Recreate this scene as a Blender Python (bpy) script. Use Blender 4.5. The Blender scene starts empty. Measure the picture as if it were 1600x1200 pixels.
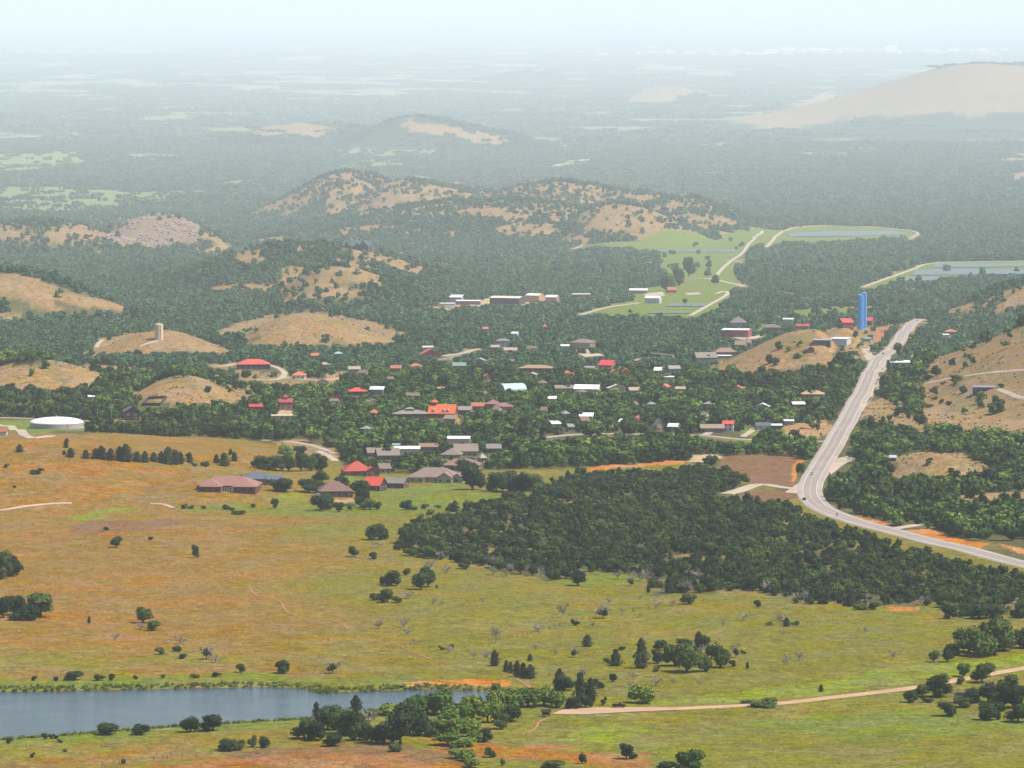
import bpy, math, random
import numpy as np
from mathutils import Vector, Matrix

random.seed(7)
scene = bpy.context.scene
COL = scene.collection

# ------------------------------------------------------------------ camera
CAM_Z = 290.0          # metres above the meadow
FPX = 8500.0           # focal length in pixels of the 1600 px wide photograph
HORIZON = -15.0        # photograph row of the horizon
PITCH = math.atan((600.0 - HORIZON) / FPX)
cam_data = bpy.data.cameras.new('camera')
cam_data.sensor_width = 36.0
cam_data.lens = 36.0 * FPX / 1600.0
cam_data.clip_start = 5.0
cam_data.clip_end = 400000.0
cam = bpy.data.objects.new('camera', cam_data)
COL.objects.link(cam)
cam.location = (0, 0, CAM_Z)
cam.rotation_euler = (math.pi / 2 - PITCH, 0, 0)
scene.camera = cam

# ------------------------------------------------------------------ sky and sun
SUN_ELEV = math.radians(60.0)
SUN_AZ = math.radians(104.0)      # from straight ahead (+Y) towards the right (+X)
world = bpy.data.worlds.new('World')
scene.world = world
world.use_nodes = True
wn = world.node_tree.nodes
wn.clear()
sky = wn.new('ShaderNodeTexSky')
sky.sky_type = 'NISHITA'
sky.sun_disc = False
sky.sun_elevation = SUN_ELEV
sky.sun_rotation = SUN_AZ
sky.air_density = 1.0
sky.dust_density = 1.6
bg = wn.new('ShaderNodeBackground')
bg.inputs['Strength'].default_value = 0.10
wo = wn.new('ShaderNodeOutputWorld')
world.node_tree.links.new(sky.outputs[0], bg.inputs['Color'])
world.node_tree.links.new(bg.outputs[0], wo.inputs['Surface'])
sun_data = bpy.data.lights.new('sun', 'SUN')
sun_data.energy = 4.9
sun_data.angle = math.radians(0.53)
sun_data.color = (1.0, 0.955, 0.88)
sun = bpy.data.objects.new('sun', sun_data)
COL.objects.link(sun)
to_sun = Vector((math.sin(SUN_AZ) * math.cos(SUN_ELEV), math.cos(SUN_AZ) * math.cos(SUN_ELEV), math.sin(SUN_ELEV)))
sun.rotation_euler = to_sun.to_track_quat('Z', 'Y').to_euler()
sun.location = (0, 0, 2000)

# ------------------------------------------------------------------ exposure and renderer
scene.view_settings.view_transform = 'Standard'
scene.view_settings.look = 'None'
scene.view_settings.exposure = 0.75
scene.view_settings.gamma = 1.0
scene.view_settings.use_curve_mapping = False
scene.render.engine = 'CYCLES'
cy = scene.cycles
cy.use_denoising = True
try:
    cy.denoiser = 'OPENIMAGEDENOISE'
    cy.denoising_input_passes = 'RGB_ALBEDO_NORMAL'
    cy.denoising_prefilter = 'ACCURATE'
except Exception:
    pass
cy.max_bounces = 7
cy.diffuse_bounces = 2
cy.glossy_bounces = 2
cy.transmission_bounces = 2
cy.volume_bounces = 5
cy.transparent_max_bounces = 4
cy.use_adaptive_sampling = False
scene.render.use_persistent_data = False
HAZE_DENSITY = 2.25e-5

# ------------------------------------------------------------------ small maths
def _hash(ix, iy, seed):
    h = (ix.astype(np.int64) * 374761393 + iy.astype(np.int64) * 668265263 + seed * 1442695041) & 0xFFFFFFFF
    h = ((h ^ (h >> 13)) * 1274126177) & 0xFFFFFFFF
    h = h ^ (h >> 16)
    return (h & 0xFFFFFF) / float(0xFFFFFF)

def vnoise(x, y, scale, seed=0):
    """value noise 0..1 with features about scale metres wide"""
    u = np.asarray(x, float) / scale + 1000.0
    v = np.asarray(y, float) / scale + 1000.0
    ix = np.floor(u); iy = np.floor(v)
    fx = u - ix; fy = v - iy
    fx = fx * fx * (3 - 2 * fx); fy = fy * fy * (3 - 2 * fy)
    a = _hash(ix, iy, seed); b = _hash(ix + 1, iy, seed)
    c = _hash(ix, iy + 1, seed); d = _hash(ix + 1, iy + 1, seed)
    return (a + (b - a) * fx) * (1 - fy) + (c + (d - c) * fx) * fy

def fbm(x, y, scale, octaves=3, seed=0):
    t = 0.0; amp = 1.0; tot = 0.0
    for o in range(octaves):
        t = t + amp * vnoise(x, y, scale / 2 ** o, seed + 17 * o)
        tot += amp; amp *= 0.5
    return t / tot

def smooth(a, b, x):
    t = np.clip((x - a) / (b - a), 0, 1)
    return t * t * (3 - 2 * t)

def lin(hexcol):
    out = []
    for k in (0, 2, 4):
        c = int(hexcol[k:k + 2], 16) / 255.0
        out.append(c / 12.92 if c <= 0.04045 else ((c + 0.055) / 1.055) ** 2.4)
    return tuple(out)

# ------------------------------------------------------------------ the lie of the land
SP, CP = math.sin(PITCH), math.cos(PITCH)

def slope_at(row):
    """drop per metre of the line of sight through a photograph row"""
    v = 600.0 - np.asarray(row, float)
    return -(-SP * FPX + CP * v) / (CP * FPX + SP * v)

# height of the viewpoint over the land, from the meadow out to the far plain
_prof = np.array([(1500, 287), (1000, 287), (850, 293), (700, 304), (600, 325), (540, 375), (480, 455), (400, 600), (330, 730),
                  (280, 815), (230, 900), (150, 1010), (100, 1050), (40, 1068), (0, 1075), (-9, 1080)], float)
_pd = _prof[:, 1] / slope_at(_prof[:, 0])
_tab_d = np.concatenate([np.linspace(0, 20000, 2001), np.linspace(20100, 300000, 2800)])
_tab_h = np.interp(_tab_d, _pd, _prof[:, 1])
for _w in (41, 41):
    _k = np.ones(_w) / _w
    _pad = np.concatenate([np.full(_w // 2, _tab_h[0]), _tab_h, np.full(_w // 2, _tab_h[-1])])
    _tab_h = np.convolve(_pad, _k, 'valid')

def base_z(y):
    return CAM_Z - np.interp(y, _tab_d, _tab_h)

def plain_depth(row):
    """depth where the sight line of a row meets the land without its hills"""
    s = slope_at(row)
    f = CAM_Z - _tab_d * s - base_z(_tab_d)
    k = int(np.argmax(f < 0))
    a, b = f[k - 1], f[k]
    return float(_tab_d[k - 1] + (_tab_d[k] - _tab_d[k - 1]) * a / (a - b))

def metres_per_px(y, z=0.0):
    return (CP * y + SP * (CAM_Z - z)) / FPX

HILLS = []
def hill(xl, xr, row_front, xc, row_top, L, rough=0.10, Lb=None):
    """a hill: left and right ends, row of its front foot, crest column and row, depth of its front face in metres"""
    L = L * float(np.interp(row_front, [150, 330, 480, 560], [2.2, 1.85, 1.4, 1.1]))
    d = plain_depth(row_front) + L
    mpp = metres_per_px(d)
    zc = CAM_Z - d * float(slope_at(row_top))
    HILLS.append((( xc - 800) * mpp, d, (xc - xl) * mpp, (xr - xc) * mpp, L, Lb or L * 1.25, zc - float(base_z(d)), rough))

hill(110, 395, 560, 255, 516, 130, .05)
hill(305, 665, 548, 475, 487, 170, .04)
hill(-320, 300, 512, 5, 427, 220, .10)
hill(60, 400, 400, 243, 335, 260, .22)
hill(-300, 300, 404, 70, 344, 300, .2)
hill(150, 880, 470, 455, 383, 620, .16)
hill(360, 740, 498, 520, 414, 430, .14)
hill(330, 1250, 394, 780, 316, 1000, .2)
hill(372, 740, 350, 548, 268, 760, .22)
hill(470, 850, 356, 645, 281, 760, .22)
hill(560, 930, 352, 728, 296, 760, .22)
hill(620, 1130, 362, 872, 286, 820, .22)
hill(760, 1190, 364, 985, 300, 760, .22)
hill(900, 1225, 372, 1075, 311, 700, .2)
hill(800, 1150, 390, 960, 320, 420, .15)
hill(260, 720, 232, 480, 192, 900, .2)
hill(480, 880, 242, 655, 184, 900, .2)
hill(1120, 2050, 200, 1560, 99, 1500, .08)
hill(945, 1145, 162, 1050, 134, 700, .08)
hill(740, 900, 130, 850, 106, 900, .08)
hill(1330, 2350, 720, 1830, 462, 760, .01)
hill(1435, 1830, 506, 1610, 445, 260, .06)
hill(1335, 1575, 762, 1465, 704, 90, .10)
hill(1065, 1352, 596, 1272, 512, 230, .05)
hill(1240, 1362, 548, 1322, 512, 120, .02)
hill(-160, 240, 620, 60, 563, 140, .06)
hill(150, 415, 648, 285, 586, 140, .06)
hill(-560, 560, 810, 40, 680, 320, .03)
hill(100, 640, 800, 330, 742, 150, .03)

POND_W = float(base_z(2250)) - 0.9
POND_PX = [(-260, 1079), (0, 1077), (100, 1076), (200, 1074), (300, 1072), (400, 1070), (470, 1072), (500, 1079), (560, 1077), (640, 1074),
           (700, 1074), (750, 1076), (800, 1084), (820, 1092), (780, 1097), (730, 1098), (640, 1103), (560, 1111), (480, 1120), (400, 1124),
           (300, 1130), (200, 1137), (100, 1145), (0, 1152), (-260, 1172)]

def px_plain(x, row):
    d = plain_depth(row)
    return ((x - 800) * metres_per_px(d), d)
POND = [px_plain(*p) for p in POND_PX]

def seg_dist(poly, X, Y, closed=True):
    best = np.full(X.shape, 1e9)
    n = len(poly)
    for i in range(n if closed else n - 1):
        ax, ay = poly[i]; bx, by = poly[(i + 1) % n]
        dx, dy = bx - ax, by - ay
        t = np.clip(((X - ax) * dx + (Y - ay) * dy) / (dx * dx + dy * dy + 1e-9), 0, 1)
        best = np.minimum(best, np.hypot(X - ax - t * dx, Y - ay - t * dy))
    return best

def inside(poly, X, Y):
    X = np.asarray(X, float); Y = np.asarray(Y, float)
    xs = [p[0] for p in poly]; ys = [p[1] for p in poly]
    res = np.zeros(X.shape, bool)
    sel = (X >= min(xs)) & (X <= max(xs)) & (Y >= min(ys)) & (Y <= max(ys))
    if not sel.any():
        return res
    x = X[sel]; y = Y[sel]; c = np.zeros(x.shape, bool)
    n = len(poly)
    for i in range(n):
        ax, ay = poly[i]; bx, by = poly[(i + 1) % n]
        if ay == by: continue
        cond = ((ay > y) != (by > y)) & (x < (bx - ax) * (y - ay) / (by - ay) + ax)
        c ^= cond
    res[sel] = c
    return res

def height(X, Y):
    X = np.asarray(X, float); Y = np.asarray(Y, float)
    z = base_z(Y)
    n1 = fbm(X, Y, 260, 2, 3) - 0.5
    hill_h = np.zeros(X.shape)
    for (cx, cd, wl, wr, Lf, Lb, hh, rough) in HILLS:
        dx = X - cx; dy = Y - cd
        m = (dx > -wl) & (dx < wr) & (dy > -Lf) & (dy < Lb)
        if not m.any(): continue
        dx = dx[m]; dy = dy[m]
        r = np.sqrt((dx / np.where(dx < 0, wl, wr)) ** 2 + (dy / np.where(dy < 0, Lf, Lb)) ** 2)
        r = r * (1 + .55 * min(1.0, rough * 4) * (fbm(X[m], Y[m], max(60.0, hh * 3.2), 2, 19) - .45) * smooth(.05, .5, r))
        b = np.where(r < 1, 0.5 + 0.5 * np.cos(np.pi * np.minimum(r, 1)), 0)
        sc = max(30.0, hh * 1.6)
        nz = fbm(X[m], Y[m], sc, 3, 11) - 0.5
        hv = hh * (b + rough * 2.2 * nz * np.sqrt(np.clip(b, 0, 1)) * (1 - 0.55 * b))
        # hills merge by a soft maximum
        cur = hill_h[m]; k = 0.18 * max(hh, 1)
        e = np.clip(0.5 + 0.5 * (hv - cur) / k, 0, 1)
        hill_h[m] = np.maximum(cur + (hv - cur) * e, 0)
    far = smooth(2500, 3600, Y)
    flat = 1 - .9 * smooth(6400, 7000, Y) * smooth(16500, 15000, Y) * smooth(.005, .013, X / np.maximum(Y, 1))
    z = z + hill_h + flat * n1 * (1.6 + 4.5 * far + 8 * smooth(7000, 14000, Y)) * smooth(2330, 2520, Y)
    z = z + flat * (fbm(X, Y, 70, 2, 29) - 0.5) * 1.3 * smooth(2330, 2450, Y)
    # the pond lies in a shallow basin
    m = (Y > 1900) & (Y < 2420) & (X < 160)
    if m.any():
        xx = X[m]; yy = Y[m]
        sd = seg_dist(POND, xx, yy)
        sd = np.where(inside(POND, xx, yy), -sd, sd)
        z[m] = np.where(sd < 0, POND_W - np.minimum(2.2, -sd * 0.25), POND_W + np.minimum(sd * 0.16, 0.9) + (z[m] - (POND_W + 0.9)) * smooth(2, 25, sd))
    return z

def h1(x, y):
    return float(height(np.array([x]), np.array([y]))[0])

def project(X, Y, Z):
    zc = np.asarray(Z, float) - CAM_Z
    f = CP * Y - SP * zc
    u = SP * Y + CP * zc
    return 800 + FPX * X / f, 600 - FPX * u / f

_steps = 1500.0 * 1.0035 ** np.arange(0, 1490)

def sight(pts, dmax=None):
    """where the sight lines through photograph points meet the land: (n, 3) array"""
    P = np.asarray(pts, float).reshape(-1, 2)
    sx = (P[:, 0] - 800); v = 600.0 - P[:, 1]
    ry = CP * FPX + SP * v; rz = -SP * FPX + CP * v
    kx = sx / ry; kz = rz / ry
    out = np.zeros((len(P), 3))
    for s in range(0, len(P), 200):
        e = min(s + 200, len(P))
        Yg = np.broadcast_to(_steps, (e - s, len(_steps)))
        Xg = kx[s:e, None] * Yg
        Zr = CAM_Z + kz[s:e, None] * Yg
        below = Zr < height(Xg.ravel(), Yg.ravel()).reshape(Xg.shape)
        k = np.argmax(below, axis=1)
        k = np.where(below.any(axis=1), k, len(_steps) - 1)
        lo = _steps[np.maximum(k - 1, 0)].copy(); hi = _steps[k].copy()
        for _ in range(14):
            mid = 0.5 * (lo + hi)
            b = (CAM_Z + kz[s:e] * mid) < height(kx[s:e] * mid, mid)
            hi = np.where(b, mid, hi); lo = np.where(b, lo, mid)
        out[s:e, 0] = kx[s:e] * hi; out[s:e, 1] = hi
    out[:, 2] = height(out[:, 0], out[:, 1])
    return out

def land(pts, spread=1.5):
    """ground outline of a patch seen in the photograph; corners that slip over a crest are pulled back onto it"""
    P = np.array(pts, float)
    g = sight(P)
    lim = np.median(g[:, 1]) * spread
    for _ in range(12):
        bad = g[:, 1] > lim
        if not bad.any(): break
        P[bad, 1] += 1.5
        g[bad] = sight(P[bad])
    return g

# ------------------------------------------------------------------ materials
def new_mat(name):
    m = bpy.data.materials.new(name)
    m.use_nodes = True
    nt = m.node_tree
    b = nt.nodes['Principled BSDF']
    b.inputs['Specular IOR Level'].default_value = 0.25
    return m, nt, b

_mats = {}
def paint(hexcol, rough=0.7, grain=0.12, scale=0.6, metal=0.0):
    """a weathered plain colour"""
    key = (hexcol, rough, grain, scale, metal)
    if key in _mats: return _mats[key]
    m, nt, b = new_mat('paint_' + hexcol)
    n = nt.nodes.new('ShaderNodeTexNoise'); n.inputs['Scale'].default_value = scale; n.inputs['Detail'].default_value = 4
    tc = nt.nodes.new('ShaderNodeTexCoord'); nt.links.new(tc.outputs['Object'], n.inputs['Vector'])
    mr = nt.nodes.new('ShaderNodeMapRange'); mr.inputs['To Min'].default_value = 1 - grain * 1.6; mr.inputs['To Max'].default_value = 1 + grain * 1.3
    nt.links.new(n.outputs['Fac'], mr.inputs['Value'])
    mx = nt.nodes.new('ShaderNodeMix'); mx.data_type = 'RGBA'; mx.blend_type = 'MULTIPLY'; mx.inputs['Factor'].default_value = 1
    c = lin(hexcol); lum = .3 * c[0] + .6 * c[1] + .1 * c[2]
    c = tuple((v * .87 + lum * .13) * .64 for v in c)
    mx.inputs['A'].default_value = (*c, 1)
    nt.links.new(mr.outputs['Result'], mx.inputs['B'])
    nt.links.new(mx.outputs['Result'], b.inputs['Base Color'])
    b.inputs['Roughness'].default_value = rough
    b.inputs['Metallic'].default_value = metal
    _mats[key] = m
    return m

def glass_mat():
    if 'glass' in _mats: return _mats['glass']
    m, nt, b = new_mat('window_glass')
    b.inputs['Base Color'].default_value = (0.02, 0.025, 0.03, 1)
    b.inputs['Roughness'].default_value = 0.12
    b.inputs['Specular IOR Level'].default_value = 0.5
    _mats['glass'] = m
    return m

def link_mesh(name, verts, faces, mat=None, parent=None, smooth_faces=False):
    me = bpy.data.meshes.new(name)
    me.from_pydata([tuple(v) for v in verts], [], [tuple(f) for f in faces])
    if mat: me.materials.append(mat)
    if smooth_faces:
        me.polygons.foreach_set('use_smooth', [True] * len(me.polygons))
    o = bpy.data.objects.new(name, me)
    COL.objects.link(o)
    if parent: o.parent = parent
    return o

def tag(o, label=None, cat=None, group=None, kind=None):
    if label: o['label'] = label
    if cat: o['category'] = cat
    if group: o['group'] = group
    if kind: o['kind'] = kind
    return o

def empty(name, loc, rz=0.0):
    o = bpy.data.objects.new(name, None)
    o.empty_display_size = 1.0
    COL.objects.link(o)
    o.location = loc; o.rotation_euler = (0, 0, rz)
    return o

# ------------------------------------------------------------------ zones of the land (outlines as surveyed from the photograph)
C = dict(
    olive=(.104, .096, .012), dry=(.170, .092, .028), orange_grass=(.205, .082, .022), yellow=(.142, .114, .020), green=(.092, .115, .015),
    bright=(.118, .138, .010), floor=(.060, .058, .022), hillgrass=(.196, .123, .054), hillgreen=(.125, .100, .038), brown=(.125, .066, .034),
    soil=(.300, .120, .036), tan=(.30, .215, .13), gravel=(.30, .24, .19), rock=(.170, .118, .090), lawn=(.090, .122, .022),
    farm=(.112, .146, .050), pale=(.155, .142, .092), wood=(.028, .040, .018), redsoil=(.25, .10, .055), cleared=(.235, .140, .070))

ZONES = [  # colour, outline, ragged edge in metres, trees kept inside (0..1), boulders per hectare
    ('hillgrass', [(430, 322), (500, 274), (560, 266), (680, 275), (860, 280), (1000, 296), (1120, 306), (1160, 352), (1060, 372), (960, 354), (860, 352), (760, 334), (640, 347), (520, 337)], 40, .36, 4),
    ('hillgrass', [(-60, 356), (60, 350), (160, 346), (330, 360), (330, 380), (160, 384), (-60, 386)], 25, .62, 10),
    ('hillgrass', [(132, 551), (150, 537), (180, 526), (222, 519), (255, 518), (310, 527), (350, 542), (376, 552), (330, 555), (250, 557), (180, 552)], 3, .006, 0),
    ('hillgrass', [(330, 520), (370, 505), (410, 494), (470, 489), (540, 491), (600, 506), (643, 524), (610, 535), (560, 543), (500, 537), (440, 533), (380, 530), (340, 528)], 3, .01, 40),
    ('hillgrass', [(-150, 440), (0, 429), (40, 431), (90, 449), (130, 462), (180, 474), (230, 486), (288, 499), (250, 497), (190, 487), (130, 479), (90, 475), (60, 478), (40, 470), (0, 458), (-150, 470)], 5, .03, 60),
    ('hillgrass', [(0, 488), (30, 488), (36, 497), (20, 503), (0, 502)], 3, 0, 20),
    ('hillgrass', [(-150, 575), (0, 573), (60, 571), (140, 566), (235, 579), (200, 591), (150, 604), (110, 609), (50, 614), (0, 604), (-150, 610)], 4, .02, 0),
    ('hillgrass', [(160, 620), (200, 606), (270, 589), (330, 590), (385, 600), (405, 625), (350, 634), (290, 638), (225, 628)], 4, .05, 8),
    ('hillgrass', [(395, 598), (440, 592), (500, 596), (530, 600), (520, 612), (470, 618), (415, 616)], 4, .10, 0),
    ('hillgrass', [(330, 588), (372, 578), (420, 582), (480, 590), (545, 592), (535, 604), (480, 612), (420, 610), (390, 602)], 4, .10, 4),
    ('hillgrass', [(300, 574), (345, 567), (372, 566), (360, 576), (320, 582)], 4, .12, 0),
    ('rock', [(158, 372), (190, 351), (220, 339), (245, 332), (275, 338), (318, 356), (310, 377), (270, 383), (210, 380), (165, 378)], 8, .05, 240),
    ('hillgrass', [(100, 352), (150, 341), (200, 340), (190, 349), (130, 359), (105, 367)], 8, .15, 40),
    ('hillgrass', [(-60, 362), (0, 363), (40, 354), (65, 361), (55, 380), (30, 372), (0, 374)], 8, .25, 40),
    ('hillgrass', [(75, 372), (110, 366), (100, 380), (75, 380)], 6, .1, 20),
    ('hillgrass', [(305, 396), (345, 379), (360, 386), (410, 391), (412, 412), (370, 413), (330, 403)], 6, .10, 20),
    ('hillgrass', [(365, 374), (400, 373), (470, 374), (492, 386), (470, 396), (440, 384), (400, 380)], 6, .25, 10),
    ('hillgrass', [(440, 421), (500, 411), (560, 406), (625, 441), (600, 448), (545, 441), (500, 446), (585, 461), (540, 471), (480, 466), (440, 478), (437, 440)], 7, .13, 20),
    ('hillgrass', [(550, 399), (620, 396), (690, 411), (768, 431), (740, 435), (690, 427), (650, 430), (620, 422), (580, 411)], 6, .15, 10),
    ('hillgrass', [(455, 301), (500, 272), (545, 258), (585, 263), (570, 282), (525, 292), (480, 312)], 12, .35, 60),
    ('hillgrass', [(420, 322), (460, 310), (470, 316), (430, 328)], 10, .2, 20),
    ('hillgrass', [(545, 331), (590, 301), (620, 276), (670, 270), (690, 286), (640, 321), (600, 341), (560, 342)], 12, .22, 40),
    ('hillgrass', [(665, 301), (720, 291), (790, 291), (850, 301), (830, 317), (760, 320), (690, 322)], 12, .28, 20),
    ('hillgrass', [(775, 356), (830, 350), (880, 366), (840, 373), (780, 366)], 10, .2, 0),
    ('hillgrass', [(850, 331), (900, 318), (980, 316), (1040, 331), (1065, 360), (1030, 374), (970, 352), (900, 347)], 12, .22, 10),
    ('hillgrass', [(1062, 340), (1130, 340), (1155, 350), (1100, 358)], 8, .1, 0),
    ('hillgrass', [(830, 281), (880, 271), (930, 281), (1000, 291), (1100, 296), (1080, 306), (980, 306), (900, 301)], 12, .35, 10),
    ('hillgrass', [(395, 206), (440, 195), (500, 197), (530, 206), (460, 213), (400, 219)], 25, .15, 0),
    ('hillgrass', [(590, 196), (640, 185), (680, 191), (730, 211), (812, 217), (790, 225), (720, 221), (640, 206)], 25, .10, 0),
    ('hillgrass', [(1140, 186), (1200, 171), (1300, 141), (1450, 111), (1560, 101), (1700, 110), (1800, 140), (1700, 175), (1560, 182), (1420, 187), (1300, 187), (1200, 200)], 30, .03, 0),
    ('wood', [(1000, 190), (1140, 188), (1200, 203), (1300, 190), (1420, 190), (1560, 185), (1700, 180), (1700, 218), (1350, 218), (1000, 212)], 30, 1.0, 0),
    ('hillgrass', [(970, 151), (1020, 138), (1080, 139), (1130, 151), (1060, 159), (990, 159)], 30, .02, 0),
    ('pale', [(780, 118), (850, 108), (880, 112), (830, 122)], 40, 0, 0),
    ('farm', [(-100, 293), (0, 291), (140, 293), (210, 301), (330, 296), (320, 306), (200, 321), (90, 336), (30, 331), (-100, 322)], 18, .10, 0),
    ('farm', [(-100, 241), (0, 241), (120, 241), (145, 256), (60, 269), (-100, 270)], 25, .05, 0),
    ('pale', [(-100, 206), (0, 207), (70, 212), (60, 217), (-100, 218)], 25, .03, 0),
    ('farm', [(210, 185), (300, 178), (310, 186), (220, 190)], 25, 0, 0),
    ('farm', [(330, 285), (420, 278), (430, 286), (350, 293)], 25, .05, 0),
    ('farm', [(1090, 225), (1140, 222), (1140, 231), (1080, 230)], 20, 0, 0),
    ('farm', [(840, 262), (890, 250), (935, 246), (930, 255), (880, 266)], 15, .05, 0),
    ('hillgrass', [(1545, 250), (1600, 237), (1690, 240), (1690, 252), (1560, 255)], 20, .05, 0),
    ('hillgrass', [(1565, 272), (1600, 268), (1690, 268), (1690, 282), (1590, 284)], 20, .05, 0),
    # fish hatchery flats
    ('lawn', [(893, 386), (1000, 376), (1110, 373), (1170, 359), (1200, 355), (1220, 363), (1195, 385), (1160, 396), (1150, 421), (1155, 441), (1150, 452), (1140, 467), (1112, 496), (1080, 504), (1000, 502), (960, 502), (905, 491), (960, 476), (985, 470), (1000, 452), (1030, 447), (1040, 431), (1025, 421), (1030, 401), (980, 394), (940, 391)], 3, .004, 0),
    ('lawn', [(1193, 386), (1230, 358), (1290, 352), (1400, 358), (1437, 366), (1420, 375), (1340, 381), (1260, 385)], 3, 0, 0),
    ('lawn', [(1345, 452), (1400, 426), (1460, 409), (1600, 407), (1700, 409), (1700, 432), (1600, 434), (1500, 436), (1460, 444), (1390, 448), (1360, 458)], 3, .01, 0),
    ('hillgrass', [(1400, 455), (1460, 448), (1470, 456), (1420, 462)], 4, .05, 0),
    # right-hand slopes
    ('hillgrass', [(1440, 598), (1452, 572), (1520, 532), (1600, 503), (1750, 470), (1750, 700), (1600, 690), (1550, 682), (1500, 686), (1470, 672), (1445, 660), (1440, 630)], 4, .018, 12),
    ('hillgrass', [(1345, 655), (1355, 628), (1385, 620), (1410, 622), (1420, 645), (1440, 662), (1480, 678), (1440, 684), (1370, 672)], 4, .05, 0),
    ('hillgrass', [(1460, 482), (1525, 470), (1522, 482), (1480, 494)], 3, .02, 0),
    ('hillgrass', [(1545, 492), (1570, 465), (1600, 452), (1700, 440), (1700, 470), (1600, 474), (1560, 492)], 4, .06, 0),
    ('hillgrass', [(1370, 748), (1400, 736), (1398, 716), (1440, 706), (1500, 708), (1555, 731), (1540, 743), (1470, 756), (1400, 753)], 3, .01, 90),
    ('hillgrass', [(1440, 786), (1530, 771), (1600, 769), (1700, 769), (1700, 786), (1520, 791)], 4, .10, 0),
    ('hillgrass', [(1078, 582), (1130, 562), (1210, 531), (1290, 513), (1340, 511), (1395, 511), (1376, 541), (1352, 562), (1300, 571), (1220, 581), (1160, 591), (1110, 592)], 4, .035, 6),
    ('hillgrass', [(1140, 606), (1190, 600), (1230, 603), (1200, 612), (1150, 616)], 4, .1, 0),
    ('cleared', [(1250, 551), (1275, 541), (1330, 541), (1345, 538), (1335, 546), (1300, 549)], 2, 0, 0),
    ('brown', [(1118, 726), (1130, 714), (1180, 710), (1250, 714), (1244, 742), (1240, 760), (1180, 762), (1158, 745)], 3, .004, 0),
    ('brown', [(890, 690), (940, 680), (1020, 681), (1012, 693), (920, 694)], 3, .03, 0),
    ('brown', [(1150, 768), (1240, 766), (1250, 778), (1200, 786), (1160, 782)], 3, .06, 0),
    ('cleared', [(1205, 680), (1230, 664), (1290, 655), (1305, 670), (1280, 684), (1230, 688)], 3, .08, 0),
    ('tan', [(1070, 713), (1130, 709), (1122, 719), (1080, 723)], 2, 0, 0),
    ('soil', [(913, 731), (960, 726), (1000, 724), (1072, 720), (1074, 723), (1000, 729), (925, 735)], 3, .02, 0),
    ('soil', [(700, 466), (740, 470), (765, 469), (765, 476), (720, 486), (708, 483)], 3, 0, 0),
    ('cleared', [(640, 486), (700, 480), (720, 487), (700, 494), (650, 492)], 3, .1, 0),
    ('soil', [(672, 462), (684, 457), (690, 470), (684, 475)], 3, 0, 0),
    ('tan', [(690, 474), (760, 466), (870, 466), (880, 476), (820, 478), (700, 480)], 2, 0, 0),
    ('soil', [(1325, 808), (1345, 806), (1390, 818), (1388, 823), (1360, 820)], 1.5, 0, 0),
    ('soil', [(1400, 830), (1450, 826), (1500, 842), (1545, 850), (1530, 858), (1480, 848)], 1.5, 0, 0),
    ('soil', [(1556, 848), (1600, 858), (1640, 868), (1640, 874), (1590, 864)], 1.5, 0, 0),
    ('soil', [(1238, 728), (1250, 716), (1258, 719), (1246, 738), (1243, 754), (1237, 752)], 1.5, 0, 0),
    ('redsoil', [(1372, 512), (1395, 508), (1400, 516), (1380, 530), (1366, 532)], 2, 0, 0),
    ('cleared', [(1410, 560), (1440, 548), (1440, 560), (1420, 572)], 3, .1, 0),
    # town clearings
    ('hillgrass', [(420, 690), (470, 686), (520, 700), (530, 716), (500, 712), (450, 702)], 3, .05, 0),
    ('cleared', [(500, 585), (540, 580), (580, 590), (570, 600), (520, 598)], 3, .15, 0),
    ('tan', [(645, 612), (690, 604), (715, 605), (700, 614), (655, 618)], 2, 0, 0),
    ('tan', [(745, 600), (775, 594), (790, 600), (770, 606)], 2, 0, 0),
    ('pale', [(690, 556), (740, 548), (750, 556), (710, 562)], 2, .03, 0),
    ('tan', [(424, 648), (440, 640), (466, 644), (462, 656), (430, 657)], 2, 0, 0),
    ('lawn', [(-100, 660), (0, 658), (45, 656), (130, 660), (170, 664), (120, 673), (60, 680), (0, 675), (-100, 675)], 2, 0, 0),
    ('lawn', [(1120, 690), (1180, 683), (1200, 690), (1160, 694)], 2, .02, 0),
    ('lawn', [(1150, 660), (1230, 672), (1225, 682), (1160, 680)], 2, .06, 0),
    ('lawn', [(1235, 485), (1300, 480), (1370, 478), (1380, 488), (1320, 494), (1265, 503), (1240, 500)], 3, .04, 0),
    ('lawn', [(1160, 515), (1200, 505), (1215, 510), (1185, 522)], 3, .04, 0),
]
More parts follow.
